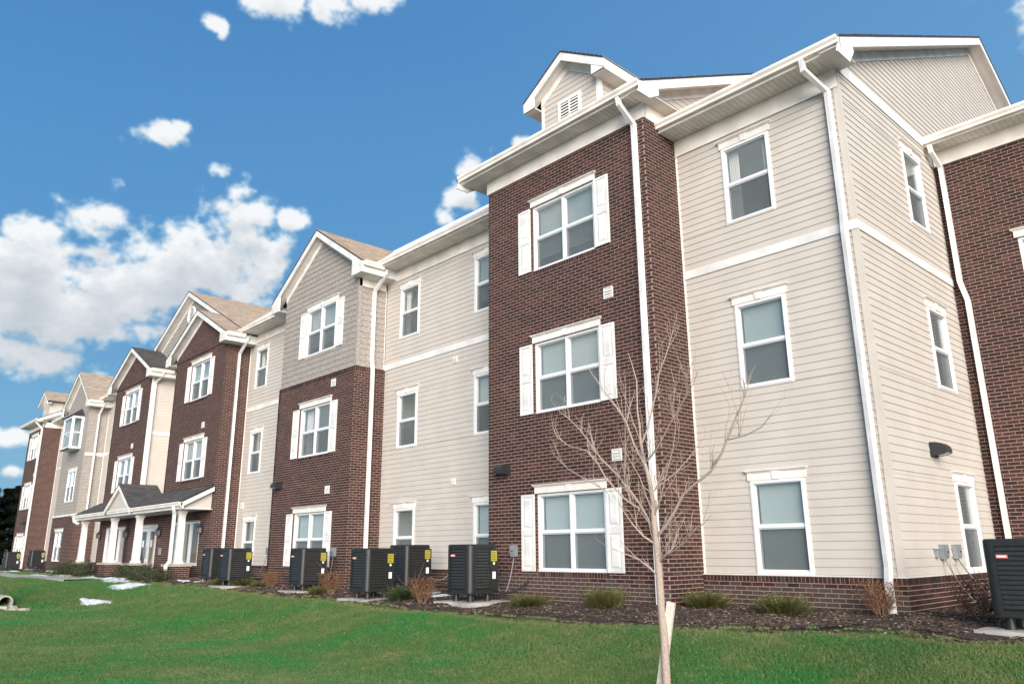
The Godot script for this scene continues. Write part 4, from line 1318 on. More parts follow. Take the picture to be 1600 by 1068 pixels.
func whip(from: Vector3, to: Vector3, sag: float, r := 0.011) -> ArrayMesh:
	var p := []; var rd := []
	for k in 13:
		var t := k / 12.0
		p.append(from.lerp(to, t) - UP * (sag * 4 * t * (1 - t)))
		rd.append(r)
	var mb := MB.new()
	mb.tube(p, rd, 6)
	return mb.mesh()
func disconnect_box(at: Vector3, n: Vector3, label: String, to: Vector3, sag: float) -> void:
	var o := thing("disconnect_box", label, "electrical box", at, atan2(n.x, n.z), "grey electrical disconnect boxes on the walls")
	var l := front(0, 0)
	var b := MB.new(); b.box(l, -0.065, 0.065, 0.0, 0.21, 0.0, 0.085)
	obj("enclosure", b.mesh(), M.steel, o)
	var c := MB.new(); c.box(l, -0.07, 0.07, 0.045, 0.22, 0.0855, 0.098); c.box(l, -0.07, 0.07, 0.205, 0.22, 0.0, 0.0855)
	obj("cover", c.mesh(), M.steel, o)
	var h := MB.new(); h.box(l, -0.02, 0.02, 0.1, 0.12, 0.098, 0.11)
	obj("handle", h.mesh(), M.ink, o)
	var bi := o.transform.affine_inverse()
	obj("conduit", whip(Vector3(0, 0.0, 0.045), bi * to, sag), M.conduit, o)
func wall_pack(at: Vector3, n: Vector3, label: String) -> void:
	var o := thing("wall_light", label, "wall light", at, atan2(n.x, n.z), "black wall lights over the ground floor")
	var l := front(0, 0)
	var pl := MB.new(); pl.box(l, -0.13, 0.13, -0.12, 0.12, 0.0, 0.03)
	obj("back_plate", pl.mesh(), M.lamp_black, o)
	var h := MB.new()
	var pr := [[0.03, -0.10, 0.12], [0.10, -0.10, 0.115], [0.18, -0.09, 0.09], [0.235, -0.07, 0.04], [0.25, -0.06, -0.02]]
	for k in pr.size() - 1:
		var a: Array = pr[k]; var b: Array = pr[k + 1]
		h.quad(Vector3(-0.12, a[2], a[0]), Vector3(0.12, a[2], a[0]).lerp(Vector3(0.12, a[2], a[0]), 1), Vector3(0.12, b[2], b[0]), Vector3(-0.12, b[2], b[0]))
		h.quad(Vector3(0.12, a[1], a[0]), Vector3(0.12, b[1], b[0]), Vector3(0.12, b[2], b[0]), Vector3(0.12, a[2], a[0]))
		h.quad(Vector3(-0.12, b[1], b[0]), Vector3(-0.12, a[1], a[0]), Vector3(-0.12, a[2], a[0]), Vector3(-0.12, b[2], b[0]))
	h.quad(Vector3(-0.12, -0.06, 0.25), Vector3(0.12, -0.06, 0.25), Vector3(0.12, -0.02, 0.25), Vector3(-0.12, -0.02, 0.25))
	obj("hood", h.mesh(), M.lamp_black, o)
	var g := MB.new()
	for k in pr.size() - 1: g.quad(Vector3(-0.115, pr[k][1] + 0.004, pr[k][0]), Vector3(-0.115, pr[k + 1][1] + 0.004, pr[k + 1][0]), Vector3(0.115, pr[k + 1][1] + 0.004, pr[k + 1][0]), Vector3(0.115, pr[k][1] + 0.004, pr[k][0]))
	obj("lens", g.mesh(), M.lamp_glass, o)
func lantern(at: Vector3, label: String) -> void:
	var o := thing("wall_lantern", label, "lantern", at, 0.0, "black wall lanterns under the porch")
	var l := front(0, 0)
	var a := MB.new()
	a.box(l, -0.06, 0.06, -0.1, 0.16, 0.0, 0.02)
	a.tube([Vector3(0, 0.13, 0.02), Vector3(0, 0.18, 0.07), Vector3(0, 0.16, 0.12), Vector3(0, 0.10, 0.12)], [0.012, 0.012, 0.012, 0.012], 6)
	obj("bracket", a.mesh(), M.lamp_black, o)
	var g := MB.new()
	g.box([Vector3(0, 0, 0.12), Vector3(1, 0, 0), Vector3(0, 0, 1)], -0.06, 0.06, -0.16, 0.03, -0.06, 0.06)
	obj("glass", g.mesh(), M.lamp_glass, o)
	var c := MB.new()
	c.box([Vector3(0, 0, 0.12), Vector3(1, 0, 0), Vector3(0, 0, 1)], -0.085, 0.085, 0.03, 0.05, -0.085, 0.085)
	c.box([Vector3(0, 0, 0.12), Vector3(1, 0, 0), Vector3(0, 0, 1)], -0.05, 0.05, 0.05, 0.09, -0.05, 0.05)
	c.box([Vector3(0, 0, 0.12), Vector3(1, 0, 0), Vector3(0, 0, 1)], -0.07, 0.07, -0.175, -0.16, -0.07, 0.07)
	for x in [-0.062, 0.062]:
		for z in [-0.062, 0.062]: c.box([Vector3(x, 0, 0.12 + z), Vector3(1, 0, 0), Vector3(0, 0, 1)], -0.008, 0.008, -0.16, 0.03, -0.008, 0.008)
	obj("cage", c.mesh(), M.lamp_black, o)

func add_services() -> void:
	# condensers on concrete pads: [x, z, label, pad]
	# [left edge in the photograph, depth, label, pad label]
	var units := [
		[697, 2.1, "dark grey air conditioner beside the first brick bay, by its shutter-side electrical box", "beside the first brick bay"],
		[545, 2.35, "dark grey air conditioner standing forward of another one beside a green juniper", "beside the dense green juniper"],
		[606, 1.2, "dark grey air conditioner half hidden behind another one, under the siding wall window", "below the recessed siding wall"],
		[450, 1.85, "dark grey air conditioner in front of the shake gabled bay's ground floor window", "before the shake gabled bay"],
		[340, 2.05, "dark grey air conditioner in front of the narrow siding wall beside the porch", "before the narrow siding wall"],
		[313, 1.5, "dark grey air conditioner nearest the porch, against the tall brick bay", "nearest the porch"],
		[3, 2.2, "dark grey air conditioner in front of the farthest brick bay's window", "before the farthest brick bay"],
		[42, 1.0, "dark grey air conditioner beside the farthest brick bay's side wall", "by the farthest brick bay's side"],
		[1543, 0.9, "dark grey air conditioner beside the siding end wall, by a russet shrub", "beside the siding end wall"]]
	var spots := []
	for q in units: spots.append([x_at(q[0], q[1] + 0.345, 0.0) + 0.345, q[1], q[2], q[3]])
	var first: Node3D = null
	for k in spots.size():
		var s: Array = spots[k]
		var y := ground(s[0], s[1]) + 0.06
		if first == null:
			first = make_condenser(s[2])
			first.position = Vector3(s[0], y, s[1])
			first.scale = Vector3(0.86, 0.9, 0.86)
		else: copy(first, Vector3(s[0], y, s[1]), 0.0, s[2]).scale = Vector3(0.86, 0.9, 0.86)
		var pd := MB.new()
		pd.box([Vector3(s[0], 0, s[1]), Vector3(1, 0, 0), Vector3(0, 0, 1)], -0.52, 0.52, y - 0.12, y - 0.001, -0.5, 0.5)
		tag(obj("concrete_pad", pd.mesh(), M.concrete, self), "square concrete pad under the air conditioner " + s[3], "pad", "concrete pads under the air conditioners")
	var S := func(k: int) -> Vector3: return Vector3(spots[k][0] + 0.32, ground(spots[k][0], spots[k][1]) + 0.4, spots[k][1] - 0.33)
	disconnect_box(Vector3(-6.97, 0.30, 1.008), Vector3(0, 0, 1), "grey electrical box on brick beside the first bay's lower shutter", S.call(0), 0.42)
	disconnect_box(Vector3(-9.98, 0.22, 0.016), Vector3(0, 0, 1), "grey electrical box on siding above the base, behind the air conditioners", S.call(2), 0.25)
	disconnect_box(Vector3(-13.95, 0.3, 0.985), Vector3(0, 0, 1), "grey electrical box on the shake bay's brick beside its shutter", S.call(3), 0.3)
	disconnect_box(Vector3(-19.75, 0.35, 0.016), Vector3(0, 0, 1), "grey electrical box next to the narrow window left of the shake bay", S.call(4), 0.3)
	disconnect_box(Vector3(-18.6, 0.3, 0.016), Vector3(0, 0, 1), "grey electrical box in the corner against the shake bay's brick side", S.call(5), 0.5)
	disconnect_box(Vector3(0.016, 0.24, -1.52), Vector3(1, 0, 0), "grey electrical box on the siding end wall, next to a small outlet", Vector3(0.5, -0.42, -1.4), 0.1)
	disconnect_box(Vector3(0.016, 0.24, -2.08), Vector3(1, 0, 0), "grey electrical box on the siding end wall, beside the lower window", Vector3(0.9, -0.35, -1.2), 0.12)
	var ob := MB.new()
	ob.box(right(0.014, -1.30), -0.055, 0.055, 0.27, 0.39, 0.0, 0.06)
	ob.box(right(0.014, -1.30), -0.065, 0.065, 0.385, 0.40, 0.0, 0.075)
	tag(obj("outlet_box", ob.mesh(), M.steel, self), "small square grey outlet box on the siding end wall", "electrical box")
	# insulated refrigerant lines leaving the walls
	for q in [[Vector3(-6.6, -0.15, 1.02), 0], [Vector3(-9.4, -0.12, 0.07), 2], [Vector3(-19.2, -0.15, 0.07), 4]]:
		tag(obj("refrigerant_line", whip(q[0], S.call(q[1]) - UP * 0.15 + Vector3(-0.1, 0, 0), 0.12, 0.022), M.pipe_black, self), ["black insulated line from the first brick bay to its air conditioner", "black insulated line from the base wall behind two air conditioners", "black insulated line from the narrow wall beside the porch"][[0, 2, 4].find(q[1])], "pipe")
	tag(obj("refrigerant_line", whip(Vector3(0.06, -0.15, -2.4), Vector3(1.2, -0.3, 0.4), 0.2, 0.022), M.pipe_black, self), "black insulated line from the end wall's base under the window", "pipe")
	wall_pack(Vector3(-7.24, 2.02, 1.008), Vector3(0, 0, 1), "black wall light on the first brick bay above its left shutter")
	wall_pack(Vector3(-17.37, 2.35, 0.985), Vector3(0, 0, 1), "black wall light on the brick under the shake gable")
	wall_pack(Vector3(0.016, 1.95, -1.83), Vector3(1, 0, 0), "black wall light on the siding end wall above a window")
	wall_pack(Vector3(-50.0, 2.2, 1.01), Vector3(0, 0, 1), "black wall light on the farthest brick bay by its downspout")
	lantern(Vector3(-23.1, 1.25, 0.94), "black porch lantern right of the wide window")
	lantern(Vector3(-27.2, 1.25, 0.94), "black porch lantern right of the entrance doors")
	lantern(Vector3(-30.9, 1.25, 1.01), "black porch lantern left of the entrance doors")
	lantern(Vector3(-34.7, 1.25, 1.01), "black porch lantern at the porch's far end")
	var it := MB.new()
	it.box(front(-27.02, 0.94), -0.07, 0.07, 0.35, 0.62, 0.0, 0.07)
	tag(obj("entry_intercom", it.mesh(), M.steel, self), "small intercom box on brick beside the entrance doors", "intercom")

# ------------------------------------------------------------------ plants
func grow(mb: MB, p: Vector3, d: Vector3, length: float, r: float, depth: int, bend := 0.18) -> void:
	var pts := [p]; var rd := [r]
	var n := 4
	var q := p
	for k in n:
		d = (d + Vector3(rng.randf_range(-bend, bend), rng.randf_range(-bend * 0.3, bend * 0.9), rng.randf_range(-bend, bend))).normalized()
		q += d * length / n
		pts.append(q)
		rd.append(lerpf(r, r * 0.55, (k + 1.0) / n))
	mb.tube(pts, rd, 5)
	if depth <= 0: return
	for k in rng.randi_range(1, 3):
		var j := rng.randi_range(1, n)
		var side := d.cross(Vector3(rng.randf_range(-1, 1), rng.randf_range(-1, 1), rng.randf_range(-1, 1))).normalized()
		grow(mb, pts[j], (d * 0.75 + side * 0.65 + UP * 0.25).normalized(), length * rng.randf_range(0.35, 0.7), r * 0.6, depth - 1)
func add_tree() -> void:
	rng.seed = 77
	var tz := 4.95
	var t := thing("young_tree", "young bare tree with upswept pale branches growing in the lawn by a stake", "tree")
	var W := func(q: Array, dz: float) -> Vector3: return on_z(q[0], q[1], tz + dz)
	# trunk and leader
	var tr := [[1043, 1100], [1042, 1068], [1038, 996], [1033, 942], [1030, 893], [1026, 847], [1022, 812], [1021, 787], [1015, 752], [1007, 720], [1001, 690], [1000, 670], [996, 640], [995, 595], [987, 567], [982, 552]]
	var rad := [0.050, 0.044, 0.042, 0.040, 0.038, 0.036, 0.032, 0.027, 0.022, 0.018, 0.015, 0.012, 0.009, 0.007, 0.005, 0.003]
	var path := []
	for q in tr: path.append(W.call(q, 0.0))
	var base: Vector3 = path[0]
	var gy := ground(base.x, base.z)
	path.insert(0, Vector3(base.x, gy - 0.05, base.z)); rad.insert(0, 0.055)
	var mb := MB.new()
	mb.tube(path, rad, 10)
	obj("trunk", mb.mesh(), M.bark, t)
	var limbs := [
		[[[1027, 838], [1045, 815], [1056, 796], [1068, 772], [1086, 756], [1110, 737], [1127, 710], [1136, 687], [1144, 667], [1155, 640], [1165, 617]], 0.020, 0.25],
		[[[1137, 687], [1165, 680], [1190, 667], [1205, 647]], 0.007, 0.22],
		[[[1031, 878], [1040, 868], [1053, 860], [1069, 848], [1084, 831], [1098, 819]], 0.013, 0.35],
		[[[1038, 869], [1050, 858], [1057, 842], [1058, 828]], 0.008, -0.3],
		[[[1018, 770], [1029, 760], [1057, 737], [1080, 712], [1090, 706]], 0.009, -0.35],
		[[[1007, 724], [1018, 712], [1030, 695], [1047, 662], [1060, 640], [1075, 615], [1082, 602]], 0.012, 0.3],
		[[[1002, 694], [1012, 670], [1020, 635], [1026, 612], [1030, 582], [1040, 557], [1049, 527], [1052, 514]], 0.012, -0.2],
		[[[1026, 614], [1045, 606], [1065, 595], [1076, 582]], 0.006, 0.25],
		[[[1029, 899], [1013, 885], [999, 874], [980, 866], [957, 857]], 0.011, 0.3],
		[[[1026, 851], [1005, 837], [988, 818], [975, 799], [967, 785]], 0.012, 0.4],
		[[[1023, 835], [1015, 815], [1000, 787], [980, 760], [960, 737], [940, 717], [930, 705], [917, 685], [905, 670], [890, 655], [874, 642]], 0.016, -0.3],
		[[[1000, 795], [977, 780], [947, 747], [935, 725], [917, 704], [890, 697], [870, 682], [865, 670]], 0.011, 0.3],
		[[[950, 770], [940, 762], [912, 747], [887, 732], [870, 715]], 0.006, 0.2],
		[[[1009, 730], [990, 692], [979, 660], [965, 637], [945, 612], [927, 587], [916, 570]], 0.011, 0.25],
		[[[1001, 690], [990, 660], [980, 632], [973, 612]], 0.008, -0.3],
		[[[984, 775], [976, 757], [977, 700], [977, 650], [978, 602]], 0.009, -0.4],
		[[[1020, 800], [1010, 775], [1000, 745], [985, 720], [975, 700]], 0.008, 0.5],
		[[[1022, 808], [1032, 780], [1040, 745], [1052, 700], [1056, 665], [1050, 640]], 0.010, 0.5],
		[[[1015, 750], [1004, 728], [985, 708], [972, 690]], 0.006, -0.5],
		[[[1035, 720], [1060, 690], [1062, 660], [1055, 645]], 0.006, 0.4]]
	for L in limbs:
		var pts := []; var rd := []
		var n: int = L[0].size()
		for k in n:
			var dz: float = L[2] * k / n
			pts.append(W.call(L[0][k], dz))
			rd.append(lerpf(L[1], maxf(L[1] * 0.28, 0.0028), float(k) / (n - 1)))
		var lb := MB.new()
		lb.tube(pts, rd, 7)
		for k in range(1, n):
			var d: Vector3 = (pts[k] - pts[k - 1]).normalized()
			for j in rng.randi_range(0, 3):
				var side := d.cross(Vector3(rng.randf_range(-1, 1), rng.randf_range(-.3, 1), rng.randf_range(-1, 1))).normalized()
				grow(lb, pts[k].lerp(pts[k - 1], rng.randf()), (d * 0.7 + side * 0.5 + UP * 0.55).normalized(), rng.randf_range(0.12, 0.42), minf(rd[k] * 0.7, 0.005), 1)
		grow(lb, pts[n - 1], (pts[n - 1] - pts[n - 2]).normalized(), 0.2, rd[n - 1] * 0.8, 1)
		obj("branch", lb.mesh(), M.bark, t)
	# stake leaning by the trunk
	var s0: Vector3 = on_z(1028, 1110, tz - 0.12); var s1: Vector3 = on_z(1049, 941, tz - 0.02)
	s0 = s1 + (s0 - s1) * 1.05
	var st := MB.new()
	var ax := (s1 - s0).normalized()
	st.sweep([s0, s1], PackedVector2Array([Vector2(-0.042, -0.02), Vector2(0.042, -0.02), Vector2(0.042, 0.02), Vector2(-0.042, 0.02)]), Vector3(0.25, 0, 1))
	tag(obj("tree_stake", st.mesh(), M.wood, self), "pale wooden stake leaning beside the young tree's trunk", "stake")

func juniper_mesh(seed_: int, sprays: int, a: Color, b: Color, tall := 0.45, wide := 0.55) -> ArrayMesh:
	rng.seed = seed_
	var mb := MB.new()
	mb.tint = true
	for k in sprays:
		var an := rng.randf() * TAU
		var out := pow(rng.randf(), 0.6)
		var el := rng.randf_range(0.15, 1.3)
		var d := Vector3(cos(an) * cos(el), sin(el) * 0.9, sin(an) * cos(el)).normalized()
		var r0 := rng.randf_range(0.05, 0.5) * out
		var p := Vector3(cos(an) * wide * r0, rng.randf() * tall * 0.4, sin(an) * wide * r0)
		var len := rng.randf_range(0.12, 0.3) * lerpf(1.0, tall / 0.45, 0.5)
		var side := d.cross(Vector3(rng.randf_range(-1, 1), 1, rng.randf_range(-1, 1))).normalized()
		mb.col = a.lerp(b, rng.randf())
		# a feathered spray: stem with short needles to each side
		var n := 6
		for j in n:
			var q := p + d * len * (j + 0.5) / n + UP * 0.02 * j
			var nl := 0.055 * (1.0 - 0.6 * j / n)
			for s in [-1.0, 1.0]:
				var e: Vector3 = q + (side * s * 0.8 + d * 0.8).normalized() * nl
				mb.tri(q - d * 0.009, q + d * 0.009, e)
		mb.tri(p - side * 0.004, p + side * 0.004, p + d * len * 1.1)
	return mb.mesh()
func twiggy_mesh(seed_: int, n: int) -> ArrayMesh:
	rng.seed = seed_
	var mb := MB.new()
	mb.tint = true
	for k in n:
		var an := rng.randf() * TAU
		var d := Vector3(cos(an) * 0.55, 1, sin(an) * 0.55).normalized()
		mb.col = Color(0.16, 0.075, 0.04).lerp(Color(0.26, 0.17, 0.10), rng.randf())
		grow(mb, Vector3(cos(an), 0, sin(an)) * 0.05 * rng.randf(), d, rng.randf_range(0.25, 0.48), 0.0055, 2, 0.2)
	for k in n * 75:
		var an := rng.randf() * TAU
		var r := 0.32 * sqrt(rng.randf())
		var y := rng.randf_range(0.14, 0.5)
		var p := Vector3(cos(an) * r * (0.4 + y * 1.3), y, sin(an) * r * (0.4 + y * 1.3))
		mb.col = Color(0.12, 0.045, 0.02).lerp(Color(0.22, 0.10, 0.04), rng.randf())
		var s := Vector3(rng.randf_range(-1, 1), rng.randf_range(-1, 1), rng.randf_range(-1, 1)).normalized() * 0.02
		mb.tri(p, p + s, p + s.cross(UP) * 0.8 + UP * 0.014)
	return mb.mesh()
func hedge_mesh(seed_: int) -> ArrayMesh:
	rng.seed = seed_
	var mb := MB.new()
	mb.tint = true
	var lumps := []
	for k in 9: lumps.append([Vector3(rng.randf_range(-.22, .22), rng.randf_range(0.16, 0.42), rng.randf_range(-.22, .22)), rng.randf_range(0.16, 0.26)])
	for k in 2600:
		var L: Array = lumps[rng.randi() % 9]
		var d := Vector3(rng.randfn(), rng.randfn(), rng.randfn()).normalized()
		var p: Vector3 = L[0] + d * L[1] * (0.75 + 0.3 * rng.randf())
		if p.y < 0.01: p.y = rng.randf() * 0.1
		mb.col = Color(0.022, 0.034, 0.012).lerp(Color(0.06, 0.065, 0.025), rng.randf())
		var s := Vector3(rng.randf_range(-1, 1), rng.randf_range(-1, 1), rng.randf_range(-1, 1)).normalized()
		var t := s.cross(d).normalized() * 0.014
		s *= 0.03
		mb.quad(p - t, p + s * 0.5, p + t, p - s * 0.5)
	return mb.mesh()
func add_shrubs() -> void:
	var g := Color(0.045, 0.06, 0.018); var y := Color(0.15, 0.135, 0.035)
	var jm := [juniper_mesh(5, 620, g, y), juniper_mesh(8, 560, g, y, 0.4, 0.6), juniper_mesh(12, 640, Color(0.02, 0.045, 0.015), Color(0.09, 0.11, 0.03), 0.5, 0.5)]
	var tm := [twiggy_mesh(21, 20), twiggy_mesh(26, 18)]
	var hm := [hedge_mesh(41), hedge_mesh(44)]
	# [column in the photograph, depth, mesh, size, label]
	var j := [
		[828, 1.75, 1, 1.0, "low juniper beside the first brick bay's outdoor unit"],
		[945, 1.75, 0, 1.0, "low juniper below the first brick bay's window, right shutter side"],
		[1105, 0.75, 0, 1.0, "low olive juniper in the corner where brick bay meets siding"],
		[1222, 0.7, 1, 1.05, "low olive juniper under the siding wing's front window"],
		[632, 2.6, 2, 1.05, "dense green juniper next to a russet shrub, between outdoor units"],
		[380, 1.9, 1, 0.95, "low juniper at the foot of the unit by the porch"],
		[345, 2.2, 0, 0.8, "small juniper in front of the tall brick bay's units"],
		[405, 2.0, 0, 0.7, "small juniper beside a russet shrub near the narrow siding wall"],
		[497, 2.5, 1, 0.7, "small juniper beside the shake bay's russet shrub"],
		[108, 1.5, 1, 1.0, "low juniper before the farther wall, past the porch"]]
	for q in j:
		var x := x_at(q[0], q[1], -0.4)
		var o := thing("juniper", q[4], "shrub", Vector3(x, ground(x, q[1]) - 0.02, q[1]), q[0] * 0.37, "low junipers in the mulch bed")
		o.scale = Vector3(1.15, 0.72 + 0.12 * sin(q[0]), 1.05) * q[3]
		obj("foliage", jm[q[2]], M.leaf, o)
	var t := [
		[1378, 0.42, 0, 1.0, "russet twiggy shrub against the wing's brick corner by the downspout"],
		[1533, 0.2, 1, 1.15, "russet twiggy shrub on the end wall side by a concrete pad"],
		[660, 2.75, 0, 1.0, "russet twiggy shrub touching the dense green juniper"],
		[515, 2.35, 1, 1.05, "russet twiggy shrub right of the shake bay's outdoor unit"],
		[422, 1.8, 0, 0.9, "russet twiggy shrub at the shake bay's left brick edge"]]
	for q in t:
		var x := x_at(q[0], q[1], -0.4)
		var o := thing("russet_shrub", q[4], "shrub", Vector3(x, ground(x, q[1]) - 0.02, q[1]), q[0] * 0.21, "russet twiggy shrubs in the mulch bed")
		o.scale = Vector3.ONE * q[3]
		obj("twigs_and_leaves", tm[q[2]], M.leaf, o)
	var k := 0
	for q in [[252, 2.45], [236, 2.6], [220, 2.6], [206, 2.55], [190, 2.5], [133, 2.45], [123, 2.4], [112, 2.35], [100, 2.3], [90, 2.3]]:
		var x := x_at(q[0], q[1], -0.2)
		var o := thing("boxwood", "dark clipped boxwood in the row " + ("right of the entrance" if k < 5 else "left of the entrance") + " before the porch piers", "shrub", Vector3(x, ground(x, q[1]) - 0.03, q[1]), k * 1.3, "dark boxwoods before the porch")
		o.scale = Vector3(1.02, 0.9 + 0.12 * (k % 3), 1.02)
		obj("foliage", hm[k % 2], M.leaf, o)
		k += 1
func add_far_trees() -> void:
	rng.seed = 5
	var proto := []
	for v in 2:
		var mb := MB.new()
		mb.tint = true
		for k in 9000:
			var h := pow(rng.randf(), 0.8)
			var r := (1.0 - h) * 2.6 + 0.25
			var layer := 0.75 + 0.25 * sin(h * 40.0)
			var an := rng.randf() * TAU
			var rr := r * layer * sqrt(rng.randf_range(0.25, 1.0))
			var p := Vector3(cos(an) * rr, 1.2 + h * 8.3 - rr * 0.18, sin(an) * rr)
			var s := Vector3(cos(an), -0.25, sin(an)) * rng.randf_range(0.18, 0.38)
			var t := Vector3(-sin(an), rng.randf_range(-.3, .3), cos(an)) * rng.randf_range(0.06, 0.12)
			mb.col = Color(0.010, 0.020, 0.009).lerp(Color(0.028, 0.04, 0.016), rng.randf())
			mb.quad(p - t, p + s * 0.6 - t * 0.3, p + s, p + t)
		var tk := MB.new()
		tk.tube([Vector3(0, -0.2, 0), Vector3(0.05, 4, 0), Vector3(0, 9.2, 0)], [0.28, 0.18, 0.03], 8)
		proto.append([mb.mesh(), tk.mesh()])
	for k in 26:
		var x := -70.0 - 4.0 * (k / 13) - rng.randf() * 3.0
		var z := -14.0 + (k % 13) * 1.6 + rng.randf() * 0.8
		var h := rng.randf_range(0.56, 0.7)
		var o := thing("evergreen_tree", "dark evergreen tree in the wood beyond the building's far end", "tree", Vector3(x, ground(x, z) - 0.05, z), rng.randf() * 6.0, "dark evergreens beyond the building")
		o.scale = Vector3(h * 1.5, h, h * 1.5)
		obj("crown", proto[k % 2][0], M.leaf, o)
		obj("trunk", proto[k % 2][1], M.trunk_dark, o)

# ------------------------------------------------------------------ land
func on_ground(u: float, v: float) -> Vector3:
	var d := dir_px(u, v)
	var t := 3.0
	while t < 90.0:
		var p := cam_pos + d * t
		if p.y < ground(p.x, p.z): return p
		t += 0.04
	return cam_pos + d * 60.0
func add_land() -> void:
	rng.seed = 3
	var xs := [-600.0, -300.0, -150.0, -100.0, -75.0] + steps(-60.0, -30.0, 1.0) + steps(-29.6, 10.0, 0.3) + [14.0, 20.0, 40.0, 100.0, 300.0, 600.0]
	var zs := [-600.0, -200.0, -80.0, -40.0, -22.0] + steps(-18.0, -2.0, 2.0) + steps(-1.5, 13.0, 0.25) + [14.0, 16.0, 20.0, 28.0, 40.0, 80.0, 200.0, 600.0]
	tag(obj("lawn", grid_mesh(xs, zs, ground), M.soil_grass, self), "green lawn sloping from the building down to a shallow swale", "lawn", "", "structure")
	# mulch bed along the wall
	var v := PackedVector3Array(); var n := PackedVector3Array(); var ix := PackedInt32Array()
	var cols := steps(-56.0, 8.0, 0.12)
	var rows := 22
	for x in cols:
		var e := bed_edge(x)
		for r in rows + 1:
			var t := float(r) / rows
			var z := lerpf(-4.3 if x > -0.2 else -0.2, e, t)
			var y := ground(x, z) + 0.012 + 0.028 * sin(x * 7.0 + z * 3.0) * sin(z * 6.1 + x) * sstep(1.0, 0.85, t) * sstep(0.0, 0.3, z + 0.4) + (0.02 if t < 0.97 else -0.03)
			v.append(Vector3(x, y, z)); n.append(Vector3(0, 1, 0.04).normalized())
	for k in cols.size() - 1:
		for r in rows:
			var a := k * (rows + 1) + r; var b := a + rows + 1
			ix.append(a); ix.append(b); ix.append(a + 1); ix.append(b); ix.append(b + 1); ix.append(a + 1)
	var ar := []
	ar.resize(Mesh.ARRAY_MAX)
	ar[Mesh.ARRAY_VERTEX] = v; ar[Mesh.ARRAY_NORMAL] = n; ar[Mesh.ARRAY_INDEX] = ix
	var me := ArrayMesh.new()
	me.add_surface_from_arrays(Mesh.PRIMITIVE_TRIANGLES, ar)
	tag(obj("mulch_bed", me, M.mulch, self), "dark brown mulch bed along the foot of the building", "mulch bed", "", "structure")
	# loose wood chips
	var cm := MB.new()
	cm.quad(Vector3(-.5, 0, -.18), Vector3(-.42, 0.05, .2), Vector3(.5, 0.02, .15), Vector3(.45, 0.0, -.2))
	cm.quad(Vector3(-.5, 0, -.18), Vector3(.45, 0.0, -.2), Vector3(.4, -0.15, -.2), Vector3(-.45, -0.15, -.18))
	cm.quad(Vector3(-.42, 0.05, .2), Vector3(-.4, -0.15, .2), Vector3(.45, -0.15, .15), Vector3(.5, 0.02, .15))
	var xf := []; var cl := PackedColorArray()
	for k in 52000:
		var x := lerpf(3.6, -26.0, pow(rng.randf(), 1.7))
		var e := bed_edge(x) + 0.1
		var z := rng.randf_range(-1.5 if x > 0.0 else 0.0, e)
		var far := sstep(-4, -22, x)
		var s := rng.randf_range(0.02, 0.065) * (1.0 + far)
		var b := Basis.from_euler(Vector3(rng.randf_range(-.5, .5), rng.randf() * TAU, rng.randf_range(-.4, .4))) * Basis.from_scale(Vector3(s, s, s))
		var y := ground(x, z) + 0.036 + 0.028 * sin(x * 7.0 + z * 3.0) * sin(z * 6.1 + x) * sstep(0.0, 0.3, z + 0.4)
		if z > e - 0.25: y -= 0.02
		xf.append(Transform3D(b, Vector3(x, y, z)))
		var t := rng.randf()
		cl.append(Color(0.04, 0.025, 0.018).lerp(Color(0.105, 0.07, 0.05), t) if rng.randf() < 0.9 else Color(0.24, 0.19, 0.14))
	tag(stuff("mulch_chips", cm.mesh(), M.chip, self, xf, cl), "loose brown wood chips covering the planting bed", "mulch")
	# added unseen pale slab behind the camera, bouncing light up to the soffits
	var lot := MB.new()
	lot.box(front(0, 0), -60.0, 30.0, -1.4, -1.04, 13.4, 46.0)
	tag(obj("bounce_lot", lot.mesh(), M.bounce_concrete, self), "added unseen pale slab behind the camera that bounces light up to the eaves", "added bounce surface", "", "structure")
	# walk past the entrance
	var wk := MB.new()
	var pts := [Vector2(-27.4, 2.75), Vector2(-30, 3.0), Vector2(-34, 3.2), Vector2(-40, 3.4), Vector2(-48, 3.5), Vector2(-58, 3.6)]
	for k in pts.size() - 1:
		var a: Vector2 = pts[k]; var b: Vector2 = pts[k + 1]
		var m := 8
		for j in m:
			var p := a.lerp(b, float(j) / m); var q := a.lerp(b, float(j + 1) / m)
			var y0 := ground(p.x, p.y) + 0.05; var y1 := ground(q.x, q.y) + 0.05
			wk.quad(Vector3(q.x, y1, q.y + 1.3), Vector3(p.x, y0, p.y + 1.3), Vector3(p.x, y0, p.y), Vector3(q.x, y1, q.y))
			wk.quad(Vector3(q.x, y1 - 0.2, q.y + 1.3), Vector3(p.x, y0 - 0.2, p.y + 1.3), Vector3(p.x, y0, p.y + 1.3), Vector3(q.x, y1, q.y + 1.3))
	tag(obj("walkway", wk.mesh(), M.concrete, self), "narrow concrete walk curving past the entrance", "path", "", "structure")
